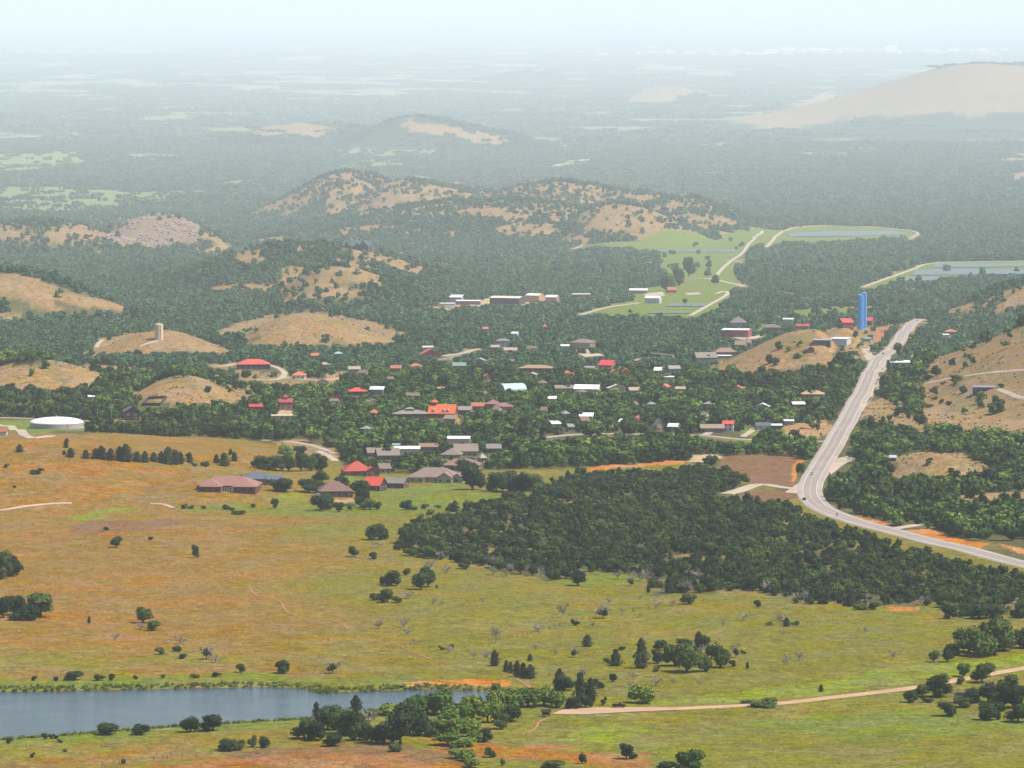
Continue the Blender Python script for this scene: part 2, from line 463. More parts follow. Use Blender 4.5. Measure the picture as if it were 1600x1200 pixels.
MEADOW = [('bright', [(95, 808), (150, 797), (215, 793), (222, 797), (160, 802), (170, 810), (130, 814)], 2),
    ('green', [(560, 785), (640, 772), (760, 768), (840, 770), (790, 785), (690, 800), (560, 810), (420, 806), (300, 800), (270, 792), (420, 790)], 6),
    ('bright', [(410, 778), (450, 770), (475, 772), (478, 784), (440, 786)], 3),
    ('lawn', [(570, 768), (610, 765), (680, 757), (725, 750), (730, 758), (690, 768), (590, 774)], 2),
    ('lawn', [(520, 742), (560, 745), (580, 750), (540, 752)], 2),
    ('cleared', [(515, 782), (560, 776), (580, 782), (560, 788), (530, 788)], 2),
    ('brown', [(100, 822), (180, 812), (300, 812), (260, 826), (140, 836)], 8),
    ('soil', [(538, 1066), (600, 1067), (660, 1065), (700, 1062), (760, 1061), (800, 1064), (800, 1072), (760, 1073), (700, 1071), (620, 1071)], 1.0),
    ('brown', [(400, 1170), (520, 1160), (640, 1166), (760, 1172), (720, 1198), (560, 1210), (380, 1220), (240, 1225), (300, 1195)], 5),
    ('orange_grass', [(230, 1200), (420, 1180), (640, 1180), (720, 1200), (700, 1240), (200, 1240)], 5),
    ('green', [(-200, 1062), (0, 1060), (200, 1058), (400, 1050), (520, 1060), (640, 1058), (640, 1076), (400, 1073), (0, 1082), (-200, 1085)], 3),
    ('green', [(-200, 1160), (0, 1148), (200, 1133), (420, 1120), (480, 1124), (440, 1136), (300, 1148), (100, 1160), (-200, 1180)], 3),
    ('bright', [(1060, 1090), (1200, 1075), (1350, 1052), (1480, 1035), (1600, 1020), (1750, 1000), (1750, 1030), (1600, 1045), (1440, 1065), (1260, 1088), (1100, 1098), (960, 1100)], 5),
    ('bright', [(880, 1140), (960, 1130), (1020, 1145), (940, 1165), (860, 1160)], 5),
    ('green', [(1150, 1130), (1400, 1110), (1600, 1120), (1600, 1140), (1300, 1160)], 7),
    ('soil', [(1385, 948), (1440, 948), (1438, 955), (1390, 955)], 1.2),
    ('green', [(930, 895), (1000, 895), (1010, 908), (920, 915), (850, 912)], 4),
    ('orange_grass', [(640, 1150), (780, 1165), (1000, 1180), (1000, 1195), (760, 1190)], 8)]

def _zone(c, pts, w, t, b):
    g = land(pts)
    return (c, [(p[0], p[1]) for p in g[:, :2]], w * max(1.0, .85 * metres_per_px(float(np.median(g[:, 1])))), t, b)
ZONES = [_zone(*z_) for z_ in ZONES]
MEADOW = [(c, [(p[0], p[1]) for p in land(pts)[:, :2]], w) for (c, pts, w) in MEADOW]
# where the open meadow in front ends and the wooded country begins (a line across the land)
EDGE_PX = [(-300, 676), (0, 677), (130, 678), (300, 682), (400, 690), (520, 714), (560, 738), (690, 742), (760, 735), (900, 732), (1060, 722), (1130, 732), (1170, 752), (1250, 778), (1300, 805), (1400, 835), (1600, 885), (1900, 950)]
_e = land(EDGE_PX)
EDGE_X = _e[:, 0] / _e[:, 1]; EDGE_Y = _e[:, 1]
WOOD_PX = [(618, 838), (660, 818), (720, 795), (800, 782), (835, 765), (880, 748), (960, 745), (1060, 738), (1110, 735), (1160, 752), (1165, 778), (1245, 792), (1280, 815), (1370, 847), (1440, 868), (1540, 893), (1600, 905), (1750, 930), (1750, 962), (1600, 964), (1560, 962), (1480, 966), (1475, 946), (1330, 946), (1250, 938), (1150, 927), (1030, 930), (1015, 905), (940, 892), (860, 906), (780, 892), (720, 884), (690, 872), (640, 862)]
WOOD = [(p[0], p[1]) for p in land(WOOD_PX)[:, :2]]

def warp(X, Y, amp, seed=0):
    s = max(amp * 2.2, 4)
    return X + (fbm(X, Y, s, 2, 71 + seed) - .5) * 2.4 * amp, Y + (fbm(X, Y, s, 2, 91 + seed) - .5) * 5 * amp

def ragged(poly, X, Y, w, seed):
    """inside an outline whose edge wanders by about w metres"""
    px_ = [p[0] for p in poly]; py_ = [p[1] for p in poly]
    sel = np.flatnonzero((X > min(px_) - 2 * w) & (X < max(px_) + 2 * w) & (Y > min(py_) - 4 * w) & (Y < max(py_) + 4 * w))
    res = np.zeros(X.shape, bool)
    if len(sel):
        wx, wy = warp(X[sel], Y[sel], w, seed)
        res[sel] = inside(poly, wx, wy)
    return res

def far_wood(X, Y):
    """0..1 how wooded the far plain is: ragged fields between woods"""
    a = fbm(X, Y * 0.42, 640, 3, 201)
    b = fbm(X, Y * 0.30, 2400, 2, 231)
    return smooth(.365, .455, a * 0.7 + b * 0.3)

def ground_colour(X, Y):
    n = len(X)
    big = fbm(X, Y, 95, 3, 5); mid = fbm(X, Y, 28, 3, 6); fine = fbm(X, Y, 9, 2, 8)
    ang = X / Y
    left = smooth(-.016, -.062, ang + (big - .5) * .05)
    def mixc(a, b, t): return a + (b - a) * t[:, None]
    olive, dry, og, yel, grn = [np.array(C[k]) for k in ('olive', 'dry', 'orange_grass', 'yellow', 'green')]
    col = mixc(np.tile(olive, (n, 1)), np.array((.165, .082, .024)), left * np.clip(.88 - 1.1 * smooth(.46, .64, mid * .5 + big * .5), .05, .7))
    col = mixc(col, yel, smooth(.48, .72, mid) * .5)
    col = mixc(col, grn, smooth(.55, .75, big) * .5)
    col = mixc(col, og, smooth(.46, .62, .6 * mid + .4 * big) * (.10 + .66 * left) * smooth(2330, 2420, Y))
    col = mixc(col, dry, smooth(.50, .66, .5 * fine + .5 * big) * (.12 + .35 * left))
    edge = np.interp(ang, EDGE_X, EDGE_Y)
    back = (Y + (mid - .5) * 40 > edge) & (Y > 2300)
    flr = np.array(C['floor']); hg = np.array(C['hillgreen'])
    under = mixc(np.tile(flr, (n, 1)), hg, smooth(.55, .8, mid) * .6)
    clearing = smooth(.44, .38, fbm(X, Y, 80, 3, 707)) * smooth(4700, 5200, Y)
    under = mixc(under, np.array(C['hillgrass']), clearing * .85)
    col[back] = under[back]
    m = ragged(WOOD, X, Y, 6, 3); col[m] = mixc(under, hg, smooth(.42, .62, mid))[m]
    # far plain
    fw = np.where(height(X, Y) - base_z(Y) > 16, 1.0, far_wood(X, Y))
    kind = vnoise(X, Y * .5, 800, 301)
    fld = mixc(np.tile(np.array(C['farm']), (n, 1)), np.array(C['pale']), smooth(.45, .6, kind))
    farcol = mixc(fld, np.array(C['wood']), fw)
    col = mixc(col, farcol, smooth(21000, 26000, Y))
    for i, (c, poly, w, t, b) in enumerate(ZONES):
        m = ragged(poly, X, Y, w, i)
        if not m.any(): continue
        cc = np.tile(np.array(C[c]), (n, 1))[m]
        if c == 'hillgrass':
            cc = mixc(cc, np.array(C['hillgreen']), smooth(.48, .7, mid[m]) * .75)
            cc = mixc(cc, np.array(C['rock']), smooth(.58, .72, fine[m]) * .45)
        elif c == 'rock':
            cc = mixc(cc, np.array(C['hillgreen']), smooth(.5, .65, fine[m]) * .7)
        elif c in ('lawn', 'farm'):
            cc = mixc(cc, np.array(C['yellow']), smooth(.45, .7, mid[m]) * .4)
        col[m] = cc
    for i, (c, poly, w) in enumerate(MEADOW):
        m = ragged(poly, X, Y, w, 40 + i)
        if m.any():
            k = .85 if c in ('green', 'brown', 'orange_grass') else .92
            col[m] = mixc(col[m], np.array(C[c]), k * smooth(.15, .62, fine[m] * .6 + mid[m] * .4 + .08))
    return col

# ------------------------------------------------------------------ the ground sheet
def depth_rows():
    ys = list(np.arange(300, 1880, 80.0))
    y = 1880.0
    while y < 265000:
        ys.append(y)
        if y < 20000: y += min(2.0 * y * y / (300 * FPX), 19.0)
        elif y < 33000: y += 45
        elif y < 56000: y += 115
        else: y *= 1.022
    return np.array(ys)

ROWS = depth_rows()
_cols = np.concatenate([np.linspace(-7000, -700, 14), np.linspace(-620, -200, 22), np.arange(-190, 1790, 3.4), np.linspace(1800, 2220, 22), np.linspace(2300, 8600, 14)])
TX = (_cols - 800) / FPX
GX, GY = np.meshgrid(TX, ROWS)
GX = GX * GY
nr, nc = GX.shape
fx = GX.ravel(); fy = GY.ravel()
fz = height(fx, fy)
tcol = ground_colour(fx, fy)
me = bpy.data.meshes.new('ground')
me.vertices.add(nr * nc)
me.vertices.foreach_set('co', np.column_stack([fx, fy, fz]).ravel())
ii = np.arange((nr - 1) * (nc - 1)); r_ = ii // (nc - 1); c_ = ii % (nc - 1)
v0 = r_ * nc + c_
quads = np.column_stack([v0, v0 + 1, v0 + nc + 1, v0 + nc]).ravel()
me.loops.add(len(quads)); me.loops.foreach_set('vertex_index', quads)
me.polygons.add(len(ii)); me.polygons.foreach_set('loop_start', ii * 4)
me.polygons.foreach_set('use_smooth', np.ones(len(ii), bool))
me.update(calc_edges=True)
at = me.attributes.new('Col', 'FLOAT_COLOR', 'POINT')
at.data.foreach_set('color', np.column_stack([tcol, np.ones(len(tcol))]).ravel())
ground = bpy.data.objects.new('ground', me)
COL.objects.link(ground)
tag(ground, kind='structure')

m, nt, b = new_mat('ground_cover')
N = nt.nodes; Lk = nt.links
attr = N.new('ShaderNodeAttribute'); attr.attribute_name = 'Col'
tc = N.new('ShaderNodeTexCoord')
def noise_node(scale, detail=3, rough=.6, vec=None):
    n = N.new('ShaderNodeTexNoise'); n.inputs['Scale'].default_value = scale; n.inputs['Detail'].default_value = detail
    n.inputs['Roughness'].default_value = rough
    Lk.new(vec or tc.outputs['Object'], n.inputs['Vector'])
    return n
def rng_node(src, a0, a1, b0, b1):
    r = N.new('ShaderNodeMapRange'); r.inputs['From Min'].default_value = a0; r.inputs['From Max'].default_value = a1
    r.inputs['To Min'].default_value = b0; r.inputs['To Max'].default_value = b1
    Lk.new(src, r.inputs['Value'])
    return r
n1 = noise_node(.55, 4, .7); n2 = noise_node(.12, 4, .65); n3 = noise_node(.035, 3, .6)
hsv = N.new('ShaderNodeHueSaturation')
Lk.new(attr.outputs['Color'], hsv.inputs['Color'])
Lk.new(rng_node(n2.outputs['Fac'], .3, .7, .482, .520).outputs[0], hsv.inputs['Hue'])
Lk.new(rng_node(n3.outputs['Fac'], .3, .7, .85, 1.2).outputs[0], hsv.inputs['Saturation'])
Lk.new(rng_node(n1.outputs['Fac'], .28, .72, .42, 1.55).outputs[0], hsv.inputs['Value'])
# straw-coloured flecks
fl = noise_node(.33, 5, .8)
fm = rng_node(fl.outputs['Fac'], .60, .68, 0, .7)
n4 = noise_node(.16, 5, .75)
dk = N.new('ShaderNodeMix'); dk.data_type = 'RGBA'; dk.blend_type = 'MULTIPLY'; dk.inputs['Factor'].default_value = 1
Lk.new(hsv.outputs['Color'], dk.inputs['A']); Lk.new(rng_node(n4.outputs['Fac'], .34, .66, .62, 1.34).outputs[0], dk.inputs['B'])
mx = N.new('ShaderNodeMix'); mx.data_type = 'RGBA'
Lk.new(fm.outputs[0], mx.inputs['Factor'])
Lk.new(dk.outputs['Result'], mx.inputs['A'])
br = N.new('ShaderNodeMix'); br.data_type = 'RGBA'; br.blend_type = 'MULTIPLY'; br.inputs['Factor'].default_value = 1
Lk.new(attr.outputs['Color'], br.inputs['A']); br.inputs['B'].default_value = (1.9, 1.75, 1.6, 1)
Lk.new(br.outputs['Result'], mx.inputs['B'])
Lk.new(mx.outputs['Result'], b.inputs['Base Color'])
b.inputs['Roughness'].default_value = .95
b.inputs['Specular IOR Level'].default_value = .05
bp = N.new('ShaderNodeBump'); bp.inputs['Strength'].default_value = .8; bp.inputs['Distance'].default_value = .5
Lk.new(n1.outputs['Fac'], bp.inputs['Height']); Lk.new(bp.outputs['Normal'], b.inputs['Normal'])
me.materials.append(m)

# ------------------------------------------------------------------ water
def water_mat(name, col, rough, bump, scale):
    m, nt, b = new_mat(name)
    b.inputs['Base Color'].default_value = (*col, 1)
    b.inputs['Roughness'].default_value = rough
    b.inputs['IOR'].default_value = 1.33
    b.inputs['Specular IOR Level'].default_value = .5
    t = nt.nodes.new('ShaderNodeTexCoord')
    n = nt.nodes.new('ShaderNodeTexNoise'); n.inputs['Scale'].default_value = scale; n.inputs['Detail'].default_value = 3
    nt.links.new(t.outputs['Object'], n.inputs['Vector'])
    n2 = nt.nodes.new('ShaderNodeTexNoise'); n2.inputs['Scale'].default_value = scale * .06; n2.inputs['Detail'].default_value = 2
    nt.links.new(t.outputs['Object'], n2.inputs['Vector'])
    mr = nt.nodes.new('ShaderNodeMapRange'); mr.inputs['From Min'].default_value = .35; mr.inputs['From Max'].default_value = .65
    mr.inputs['To Min'].default_value = bump * .62; mr.inputs['To Max'].default_value = bump
    nt.links.new(n2.outputs['Fac'], mr.inputs['Value'])
    bp = nt.nodes.new('ShaderNodeBump'); bp.inputs['Distance'].default_value = .35
    nt.links.new(mr.outputs[0], bp.inputs['Strength'])
    nt.links.new(n.outputs['Fac'], bp.inputs['Height']); nt.links.new(bp.outputs['Normal'], b.inputs['Normal'])
    return m
WATER = water_mat('pond_water', (.030, .042, .046), .14, .8, .9)
STILL = water_mat('shallow_water', (.060, .075, .070), .3, .6, .5)

def grow(poly, k):
    cx = sum(p[0] for p in poly) / len(poly); cy_ = sum(p[1] for p in poly) / len(poly)
    out = []
    for (x, y) in poly:
        d = math.hypot(x - cx, y - cy_)
        out.append((x + (x - cx) / d * k, y + (y - cy_) / d * k))
    return out
o = link_mesh('pond', [(x, y, POND_W) for (x, y) in grow(POND, 3)], [list(range(len(POND)))[::-1]], WATER)
tag(o, kind='structure')

def water_sheet(name, pts, lift=1.0, mat=STILL, flat=False):
    g = land(pts)
    z = g[:, 2].max() + lift if flat else None
    v = [(p[0], p[1], z if flat else p[2] + lift) for p in g]
    o = link_mesh(name, v, [list(range(len(v)))], mat)
    tag(o, kind='structure')
    return o
for pts in ([(1048, 475), (1108, 475), (1100, 479), (1040, 479)], [(1015, 488), (1082, 488), (1078, 490), (1010, 490)],
            [(1010, 391), (1150, 391), (1148, 394), (1005, 394)],
            [(1232, 365), (1290, 362), (1400, 361), (1420, 366), (1340, 369), (1235, 370)],
            [(1462, 412), (1560, 412), (1700, 412), (1700, 414), (1540, 418), (1458, 418)],
            [(1432, 422), (1500, 421), (1700, 423), (1700, 428), (1480, 430), (1425, 430)],
            [(1415, 433), (1470, 433), (1462, 439), (1405, 439)]):
    water_sheet('fish_pond', pts)
water_sheet('lake', [(690, 258), (740, 256), (792, 258), (770, 262), (700, 262)], 1)
water_sheet('lake', [(180, 331), (212, 331), (218, 335), (186, 335)], 1)
water_sheet('lake', [(305, 345), (345, 346), (365, 352), (320, 353)], 1)
water_sheet('creek', [(1000, 557), (1040, 545), (1060, 532), (1075, 530), (1062, 548), (1040, 562), (1010, 572), (990, 578), (985, 570)], .5, WATER)
water_sheet('creek', [(1170, 490), (1195, 476), (1216, 462), (1222, 470), (1205, 482), (1185, 494)], .5, WATER)
water_sheet('creek', [(512, 674), (532, 672), (536, 678), (520, 683)], .5, WATER)

# ------------------------------------------------------------------ what must stay in view past the trees
KEEP = np.zeros((1200, 1600), np.float32)      # depth of roads and buildings seen at each photograph point

def keep_box(x0, x1, y0, y1, depth):
    x0, x1 = int(max(0, x0)), int(min(1600, x1 + 1)); y0, y1 = int(max(0, y0)), int(min(1200, y1 + 1))
    if x1 > x0 and y1 > y0:
        KEEP[y0:y1, x0:x1] = np.maximum(KEEP[y0:y1, x0:x1], depth)

# ------------------------------------------------------------------ roads, tracks and paved lots
def curve(P, step):
    P = np.array(P, float); out = []
    Q = np.vstack([2 * P[0] - P[1], P, 2 * P[-1] - P[-2]])
    for i in range(1, len(Q) - 2):
        a, b_, c, d = Q[i - 1], Q[i], Q[i + 1], Q[i + 2]
        n = max(2, int(np.linalg.norm(c - b_) / step))
        for t in np.linspace(0, 1, n, endpoint=False):
            out.append(.5 * ((2 * b_) + (-a + c) * t + (2 * a - 5 * b_ + 4 * c - d) * t * t + (-a + 3 * b_ - 3 * c + d) * t ** 3))
    out.append(P[-1])
    return np.array(out)

def ground_mat(name, col, grain=.25, scale=.5, rough=.9):
    m, nt, b = new_mat(name)
    n = nt.nodes.new('ShaderNodeTexNoise'); n.inputs['Scale'].default_value = scale; n.inputs['Detail'].default_value = 5; n.inputs['Roughness'].default_value = .7
    n2 = nt.nodes.new('ShaderNodeTexNoise'); n2.inputs['Scale'].default_value = scale * .07; n2.inputs['Detail'].default_value = 3
    tc = nt.nodes.new('ShaderNodeTexCoord')
    nt.links.new(tc.outputs['Object'], n.inputs['Vector']); nt.links.new(tc.outputs['Object'], n2.inputs['Vector'])
    ad = nt.nodes.new('ShaderNodeMath'); ad.operation = 'ADD'
    nt.links.new(n.outputs['Fac'], ad.inputs[0]); nt.links.new(n2.outputs['Fac'], ad.inputs[1])
    mr = nt.nodes.new('ShaderNodeMapRange'); mr.inputs['From Min'].default_value = .6; mr.inputs['From Max'].default_value = 1.4
    mr.inputs['To Min'].default_value = 1 - grain; mr.inputs['To Max'].default_value = 1 + grain
    nt.links.new(ad.outputs[0], mr.inputs['Value'])
    mx = nt.nodes.new('ShaderNodeMix'); mx.data_type = 'RGBA'; mx.blend_type = 'MULTIPLY'; mx.inputs['Factor'].default_value = 1
    mx.inputs['A'].default_value = (*col, 1); nt.links.new(mr.outputs[0], mx.inputs['B'])
    nt.links.new(mx.outputs['Result'], b.inputs['Base Color'])
    b.inputs['Roughness'].default_value = rough
    b.inputs['Specular IOR Level'].default_value = .15
    return m
ASPHALT = ground_mat('worn_asphalt', (.196, .163, .144), .16, .35)
SHOULDER = ground_mat('pale_shoulder', (.238, .200, .172), .2, .6)
GRAVEL = ground_mat('pale_gravel', (.29, .232, .178), .3, .7)
DUST = ground_mat('pink_gravel', (.30, .19, .12), .25, .7)
REDDIRT = ground_mat('red_dirt', (.22, .105, .045), .3, .8)
LINE_W = ground_mat('white_line', (.37, .35, .32), .15, 1)
LINE_Y = ground_mat('yellow_line', (.30, .26, .17), .15, 1)

def frames(P):
    T = np.gradient(P, axis=0); T /= np.linalg.norm(T, axis=1)[:, None]
    return np.column_stack([T[:, 1], -T[:, 0]])       # to the right of travel

def strip(name, P, Nn, offs, widths, mat, zc, lift, parent=None, skirt=0.0, wob=0.0):
    w = np.asarray(widths, float) * np.ones(len(P))
    if wob:
        s = np.arange(len(P)) * 1.0
        w = w * (1 + wob * (vnoise(s, s * 0, 4, 55) - .5) * 2)
    L = P + Nn * (offs - w / 2)[:, None]; R = P + Nn * (offs + w / 2)[:, None]
    if zc is None:      # draped over the slope
        cols = [np.column_stack([q, height(q[:, 0], q[:, 1]) + lift]) for q in (L, P + Nn * offs, R)]
    else:
        cols = [np.column_stack([L, zc + lift]), np.column_stack([R, zc + lift])]
    if skirt:
        l2 = P + Nn * (offs - w / 2 - skirt)[:, None]; r2 = P + Nn * (offs + w / 2 + skirt)[:, None]
        cols = [np.column_stack([l2, height(l2[:, 0], l2[:, 1]) - .6])] + cols + [np.column_stack([r2, height(r2[:, 0], r2[:, 1]) - .6])]
    k = len(cols); n = len(P)
    v = np.concatenate([np.array(cols)[:, i, :] for i in range(n)])
    f = [(i * k + j, i * k + j + 1, (i + 1) * k + j + 1, (i + 1) * k + j) for i in range(n - 1) for j in range(k - 1)]
    o = link_mesh(name, v, f, mat, parent)
    return o

def road(name, pts, width, mat, lift=.3, protect=True, step=5.0, skirt=1.0, wob=0.0, keep_px=1, drape=True):
    g = land(pts, 1.6)[:, :2]
    P = curve(g, step)
    Nn = frames(P)
    hw = width / 2
    zc = np.maximum(np.maximum(height(*(P - Nn * hw).T), height(*(P + Nn * hw).T)), height(P[:, 0], P[:, 1]))
    zc = np.convolve(np.concatenate([[zc[0]] * 6, zc, [zc[-1]] * 6]), np.ones(13) / 13, 'valid')
    o = strip(name, P, Nn, 0.0, width, mat, None if drape else zc, lift, None, skirt, wob)
    tag(o, kind='structure')
    if protect:
        px, py = project(P[:, 0], P[:, 1], zc)
        for x, y, d in zip(px, py, P[:, 1]):
            h_ = width / metres_per_px(d) / 2
            keep_box(x - h_, x + h_, y - keep_px, y + keep_px, d)
    return o, P, Nn, zc

HW = [(1680, 903), (1600, 882), (1520, 861), (1450, 845), (1385, 828), (1325, 811), (1286, 795), (1269, 780), (1265, 765), (1270, 748), (1284, 724),
      (1302, 695), (1322, 660), (1338, 628), (1355, 596), (1371, 563), (1389, 533), (1409, 505), (1424, 488), (1437, 481)]
hwy, P, Nn, zc = road('highway', HW, 14.0, SHOULDER, .35, True, 6.0, 2.0, 0, 2, False)
o = strip('carriageway', P, Nn, 0.0, 8.6, ASPHALT, zc, .362, hwy)
for off in (-4.1, 4.1): strip('edge_line', P, Nn, off, .38, LINE_W, zc, .374, hwy)
for off in (-.28, .28): strip('centre_line', P, Nn, off, .26, LINE_Y, zc, .374, hwy)
HWY_P, HWY_N, HWY_Z = P, Nn, zc

def sheet(name, pts, mat, lift=.2, protect=True):
    g = land(pts)
    xs, ys = g[:, 0], g[:, 1]
    cx, cy_ = xs.mean(), ys.mean()
    V = [(cx, cy_)]; F = []
    ring_n = len(g)
    rings = 6
    for r in range(1, rings + 1):
        for i in range(ring_n):
            for t in (0, .5):
                a = g[i, :2] * (1 - t) + g[(i + 1) % ring_n, :2] * t
                V.append((cx + (a[0] - cx) * r / rings, cy_ + (a[1] - cy_) * r / rings))
    m = ring_n * 2
    for i in range(m): F.append((0, 1 + i, 1 + (i + 1) % m))
    for r in range(rings - 1):
        for i in range(m):
            a = 1 + r * m + i; b_ = 1 + r * m + (i + 1) % m
            F.append((a, a + m, b_ + m, b_))
    V = np.array(V)
    z = height(V[:, 0], V[:, 1]) + lift
    o = link_mesh(name, np.column_stack([V, z]), F, mat)
    tag(o, kind='structure')
    if protect:
        px, py = project(V[:, 0], V[:, 1], z)
        for x, y in zip(px, py): keep_box(x - 2, x + 2, y - 1, y + 1, cy_)
    return o

for pts, w, mat in [
    ([(1256, 765), (1225, 762), (1190, 757), (1170, 761), (1150, 768), (1134, 772)], 8, GRAVEL),
    ([(848, 684), (900, 679), (960, 678), (1040, 679), (1100, 681), (1150, 686), (1200, 688), (1240, 689), (1296, 690)], 6.5, SHOULDER),
    ([(1100, 680), (1112, 674), (1122, 668)], 5, GRAVEL),
    ([(1160, 683), (1170, 676), (1178, 670)], 4, GRAVEL),
    ([(1383, 828), (1410, 824), (1434, 820)], 6, GRAVEL),
    ([(-80, 648), (0, 665), (20, 670), (38, 680), (80, 681)], 6, GRAVEL),
    ([(-80, 654), (0, 653), (40, 654), (120, 657), (170, 658), (205, 656)], 6, GRAVEL),
    ([(-60, 800), (0, 797), (40, 791), (80, 787), (112, 786)], 3, GRAVEL),
    ([(235, 787), (255, 788), (272, 794)], 2.5, GRAVEL),
    ([(1050, 1108), (1150, 1103), (1220, 1099), (1300, 1090), (1370, 1082), (1440, 1073), (1500, 1062), (1560, 1051), (1600, 1044), (1720, 1022)], 5.5, DUST),
    ([(1680, 572), (1600, 578), (1540, 583), (1500, 589), (1446, 599)], 3.5, GRAVEL),
    ([(1558, 608), (1575, 614), (1600, 622), (1680, 632)], 4, GRAVEL),
    ([(1191, 361), (1173, 378), (1160, 395), (1146, 405), (1130, 418), (1118, 432), (1110, 436)], 7, GRAVEL),
    ([(1135, 406), (1150, 408), (1160, 410)], 6, GRAVEL),
    ([(1068, 434), (1110, 436), (1140, 442), (1165, 448)], 9, GRAVEL),
    ([(905, 492), (950, 480), (1000, 473)], 6, GRAVEL),
    ([(1078, 493), (1105, 478), (1135, 461), (1132, 455), (1118, 459)], 6, GRAVEL),
    ([(1347, 449), (1380, 437), (1420, 423), (1460, 411), (1560, 409), (1700, 409)], 7, GRAVEL),
    ([(1197, 386), (1228, 360), (1290, 352), (1400, 358), (1434, 364), (1422, 373)], 8, GRAVEL),
    ([(893, 389), (912, 382)], 6, GRAVEL),
    ([(404, 566), (430, 573), (444, 582), (440, 590), (420, 594), (398, 593)], 5, GRAVEL),
    ([(444, 590), (490, 594), (540, 590)], 4, GRAVEL),
    ([(330, 572), (350, 572), (372, 568)], 5, GRAVEL),
    ([(410, 688), (450, 690), (490, 697), (525, 709)], 4.5, GRAVEL),
    ([(498, 705), (512, 712), (526, 721)], 4.5, GRAVEL),
    ([(868, 219), (880, 226), (884, 236)], 45, GRAVEL),
    ([(840, 265), (870, 258), (930, 247)], 16, GRAVEL),
    ([(104, 203), (120, 210), (132, 210)], 35, GRAVEL),
    ([(82, 194), (92, 185), (112, 180)], 25, GRAVEL),
    ([(900, 135), (912, 141), (926, 146)], 45, GRAVEL),
    ([(218, 541), (236, 535), (246, 532)], 3, GRAVEL),
    ([(150, 543), (154, 536), (160, 531)], 4, GRAVEL),
    ([(690, 556), (720, 552), (748, 545)], 5, GRAVEL)]:
    road('track', pts, w, mat, .28, True, 5.0 if w < 12 else 30.0, 1.0, .06)
for pts, w in [([(388, 915), (400, 930), (436, 939), (446, 954), (470, 965), (500, 968), (530, 973), (545, 984)], 1.2),
               ([(600, 1000), (615, 1005), (640, 1017), (662, 1026), (690, 1036), (732, 1046)], .8),
               ([(778, 1049), (805, 1060), (832, 1076)], 1.4), ([(858, 1121), (842, 1128), (838, 1136), (824, 1146)], .9),
               ([(255, 880), (262, 886), (280, 876)], .8)]:
    road('footpath', pts, w, REDDIRT, .16, False, 3.0, .4, .45)
for pts, mat in [([(1385, 543), (1396, 547), (1388, 573), (1373, 607), (1348, 643), (1340, 641), (1355, 607), (1370, 574)], GRAVEL),
                 ([(1345, 545), (1374, 541), (1366, 558), (1356, 566), (1350, 556)], GRAVEL),
                 ([(1307, 717), (1328, 712), (1334, 718), (1316, 728), (1298, 742), (1296, 736)], GRAVEL),
                 ([(1226, 770), (1252, 752), (1258, 764), (1250, 772)], GRAVEL),
                 ([(862, 1116), (880, 1109), (930, 1106), (1000, 1105.5), (1060, 1106), (1058, 1110), (980, 1113), (910, 1117)], DUST),
                 ([(1005, 459), (1035, 456), (1040, 462), (1010, 464)], GRAVEL),
                 ([(1145, 527), (1185, 520), (1195, 526), (1165, 532)], GRAVEL),
                 ([(1070, 458), (1092, 457), (1096, 460), (1074, 461)], GRAVEL),
                 ([(895, 546), (930, 546), (945, 556), (915, 558)], GRAVEL)]:
    sheet('gravel_lot', pts, mat)

# ------------------------------------------------------------------ buildings
GLASS = glass_mat()
WHITE = paint('e6e2da', .6, .06)
CREAM = paint('d8c9a8', .75, .10)

def box_mesh(x0, x1, y0, y1, z0, z1, V=None, F=None):
    V = [] if V is None else V; F = [] if F is None else F
    n = len(V)
    V += [(x0, y0, z0), (x1, y0, z0), (x1, y1, z0), (x0, y1, z0), (x0, y0, z1), (x1, y0, z1), (x1, y1, z1), (x0, y1, z1)]
    F += [(n, n + 3, n + 2, n + 1), (n + 4, n + 5, n + 6, n + 7), (n, n + 1, n + 5, n + 4), (n + 1, n + 2, n + 6, n + 5), (n + 2, n + 3, n + 7, n + 6), (n + 3, n, n + 4, n + 7)]
    return V, F

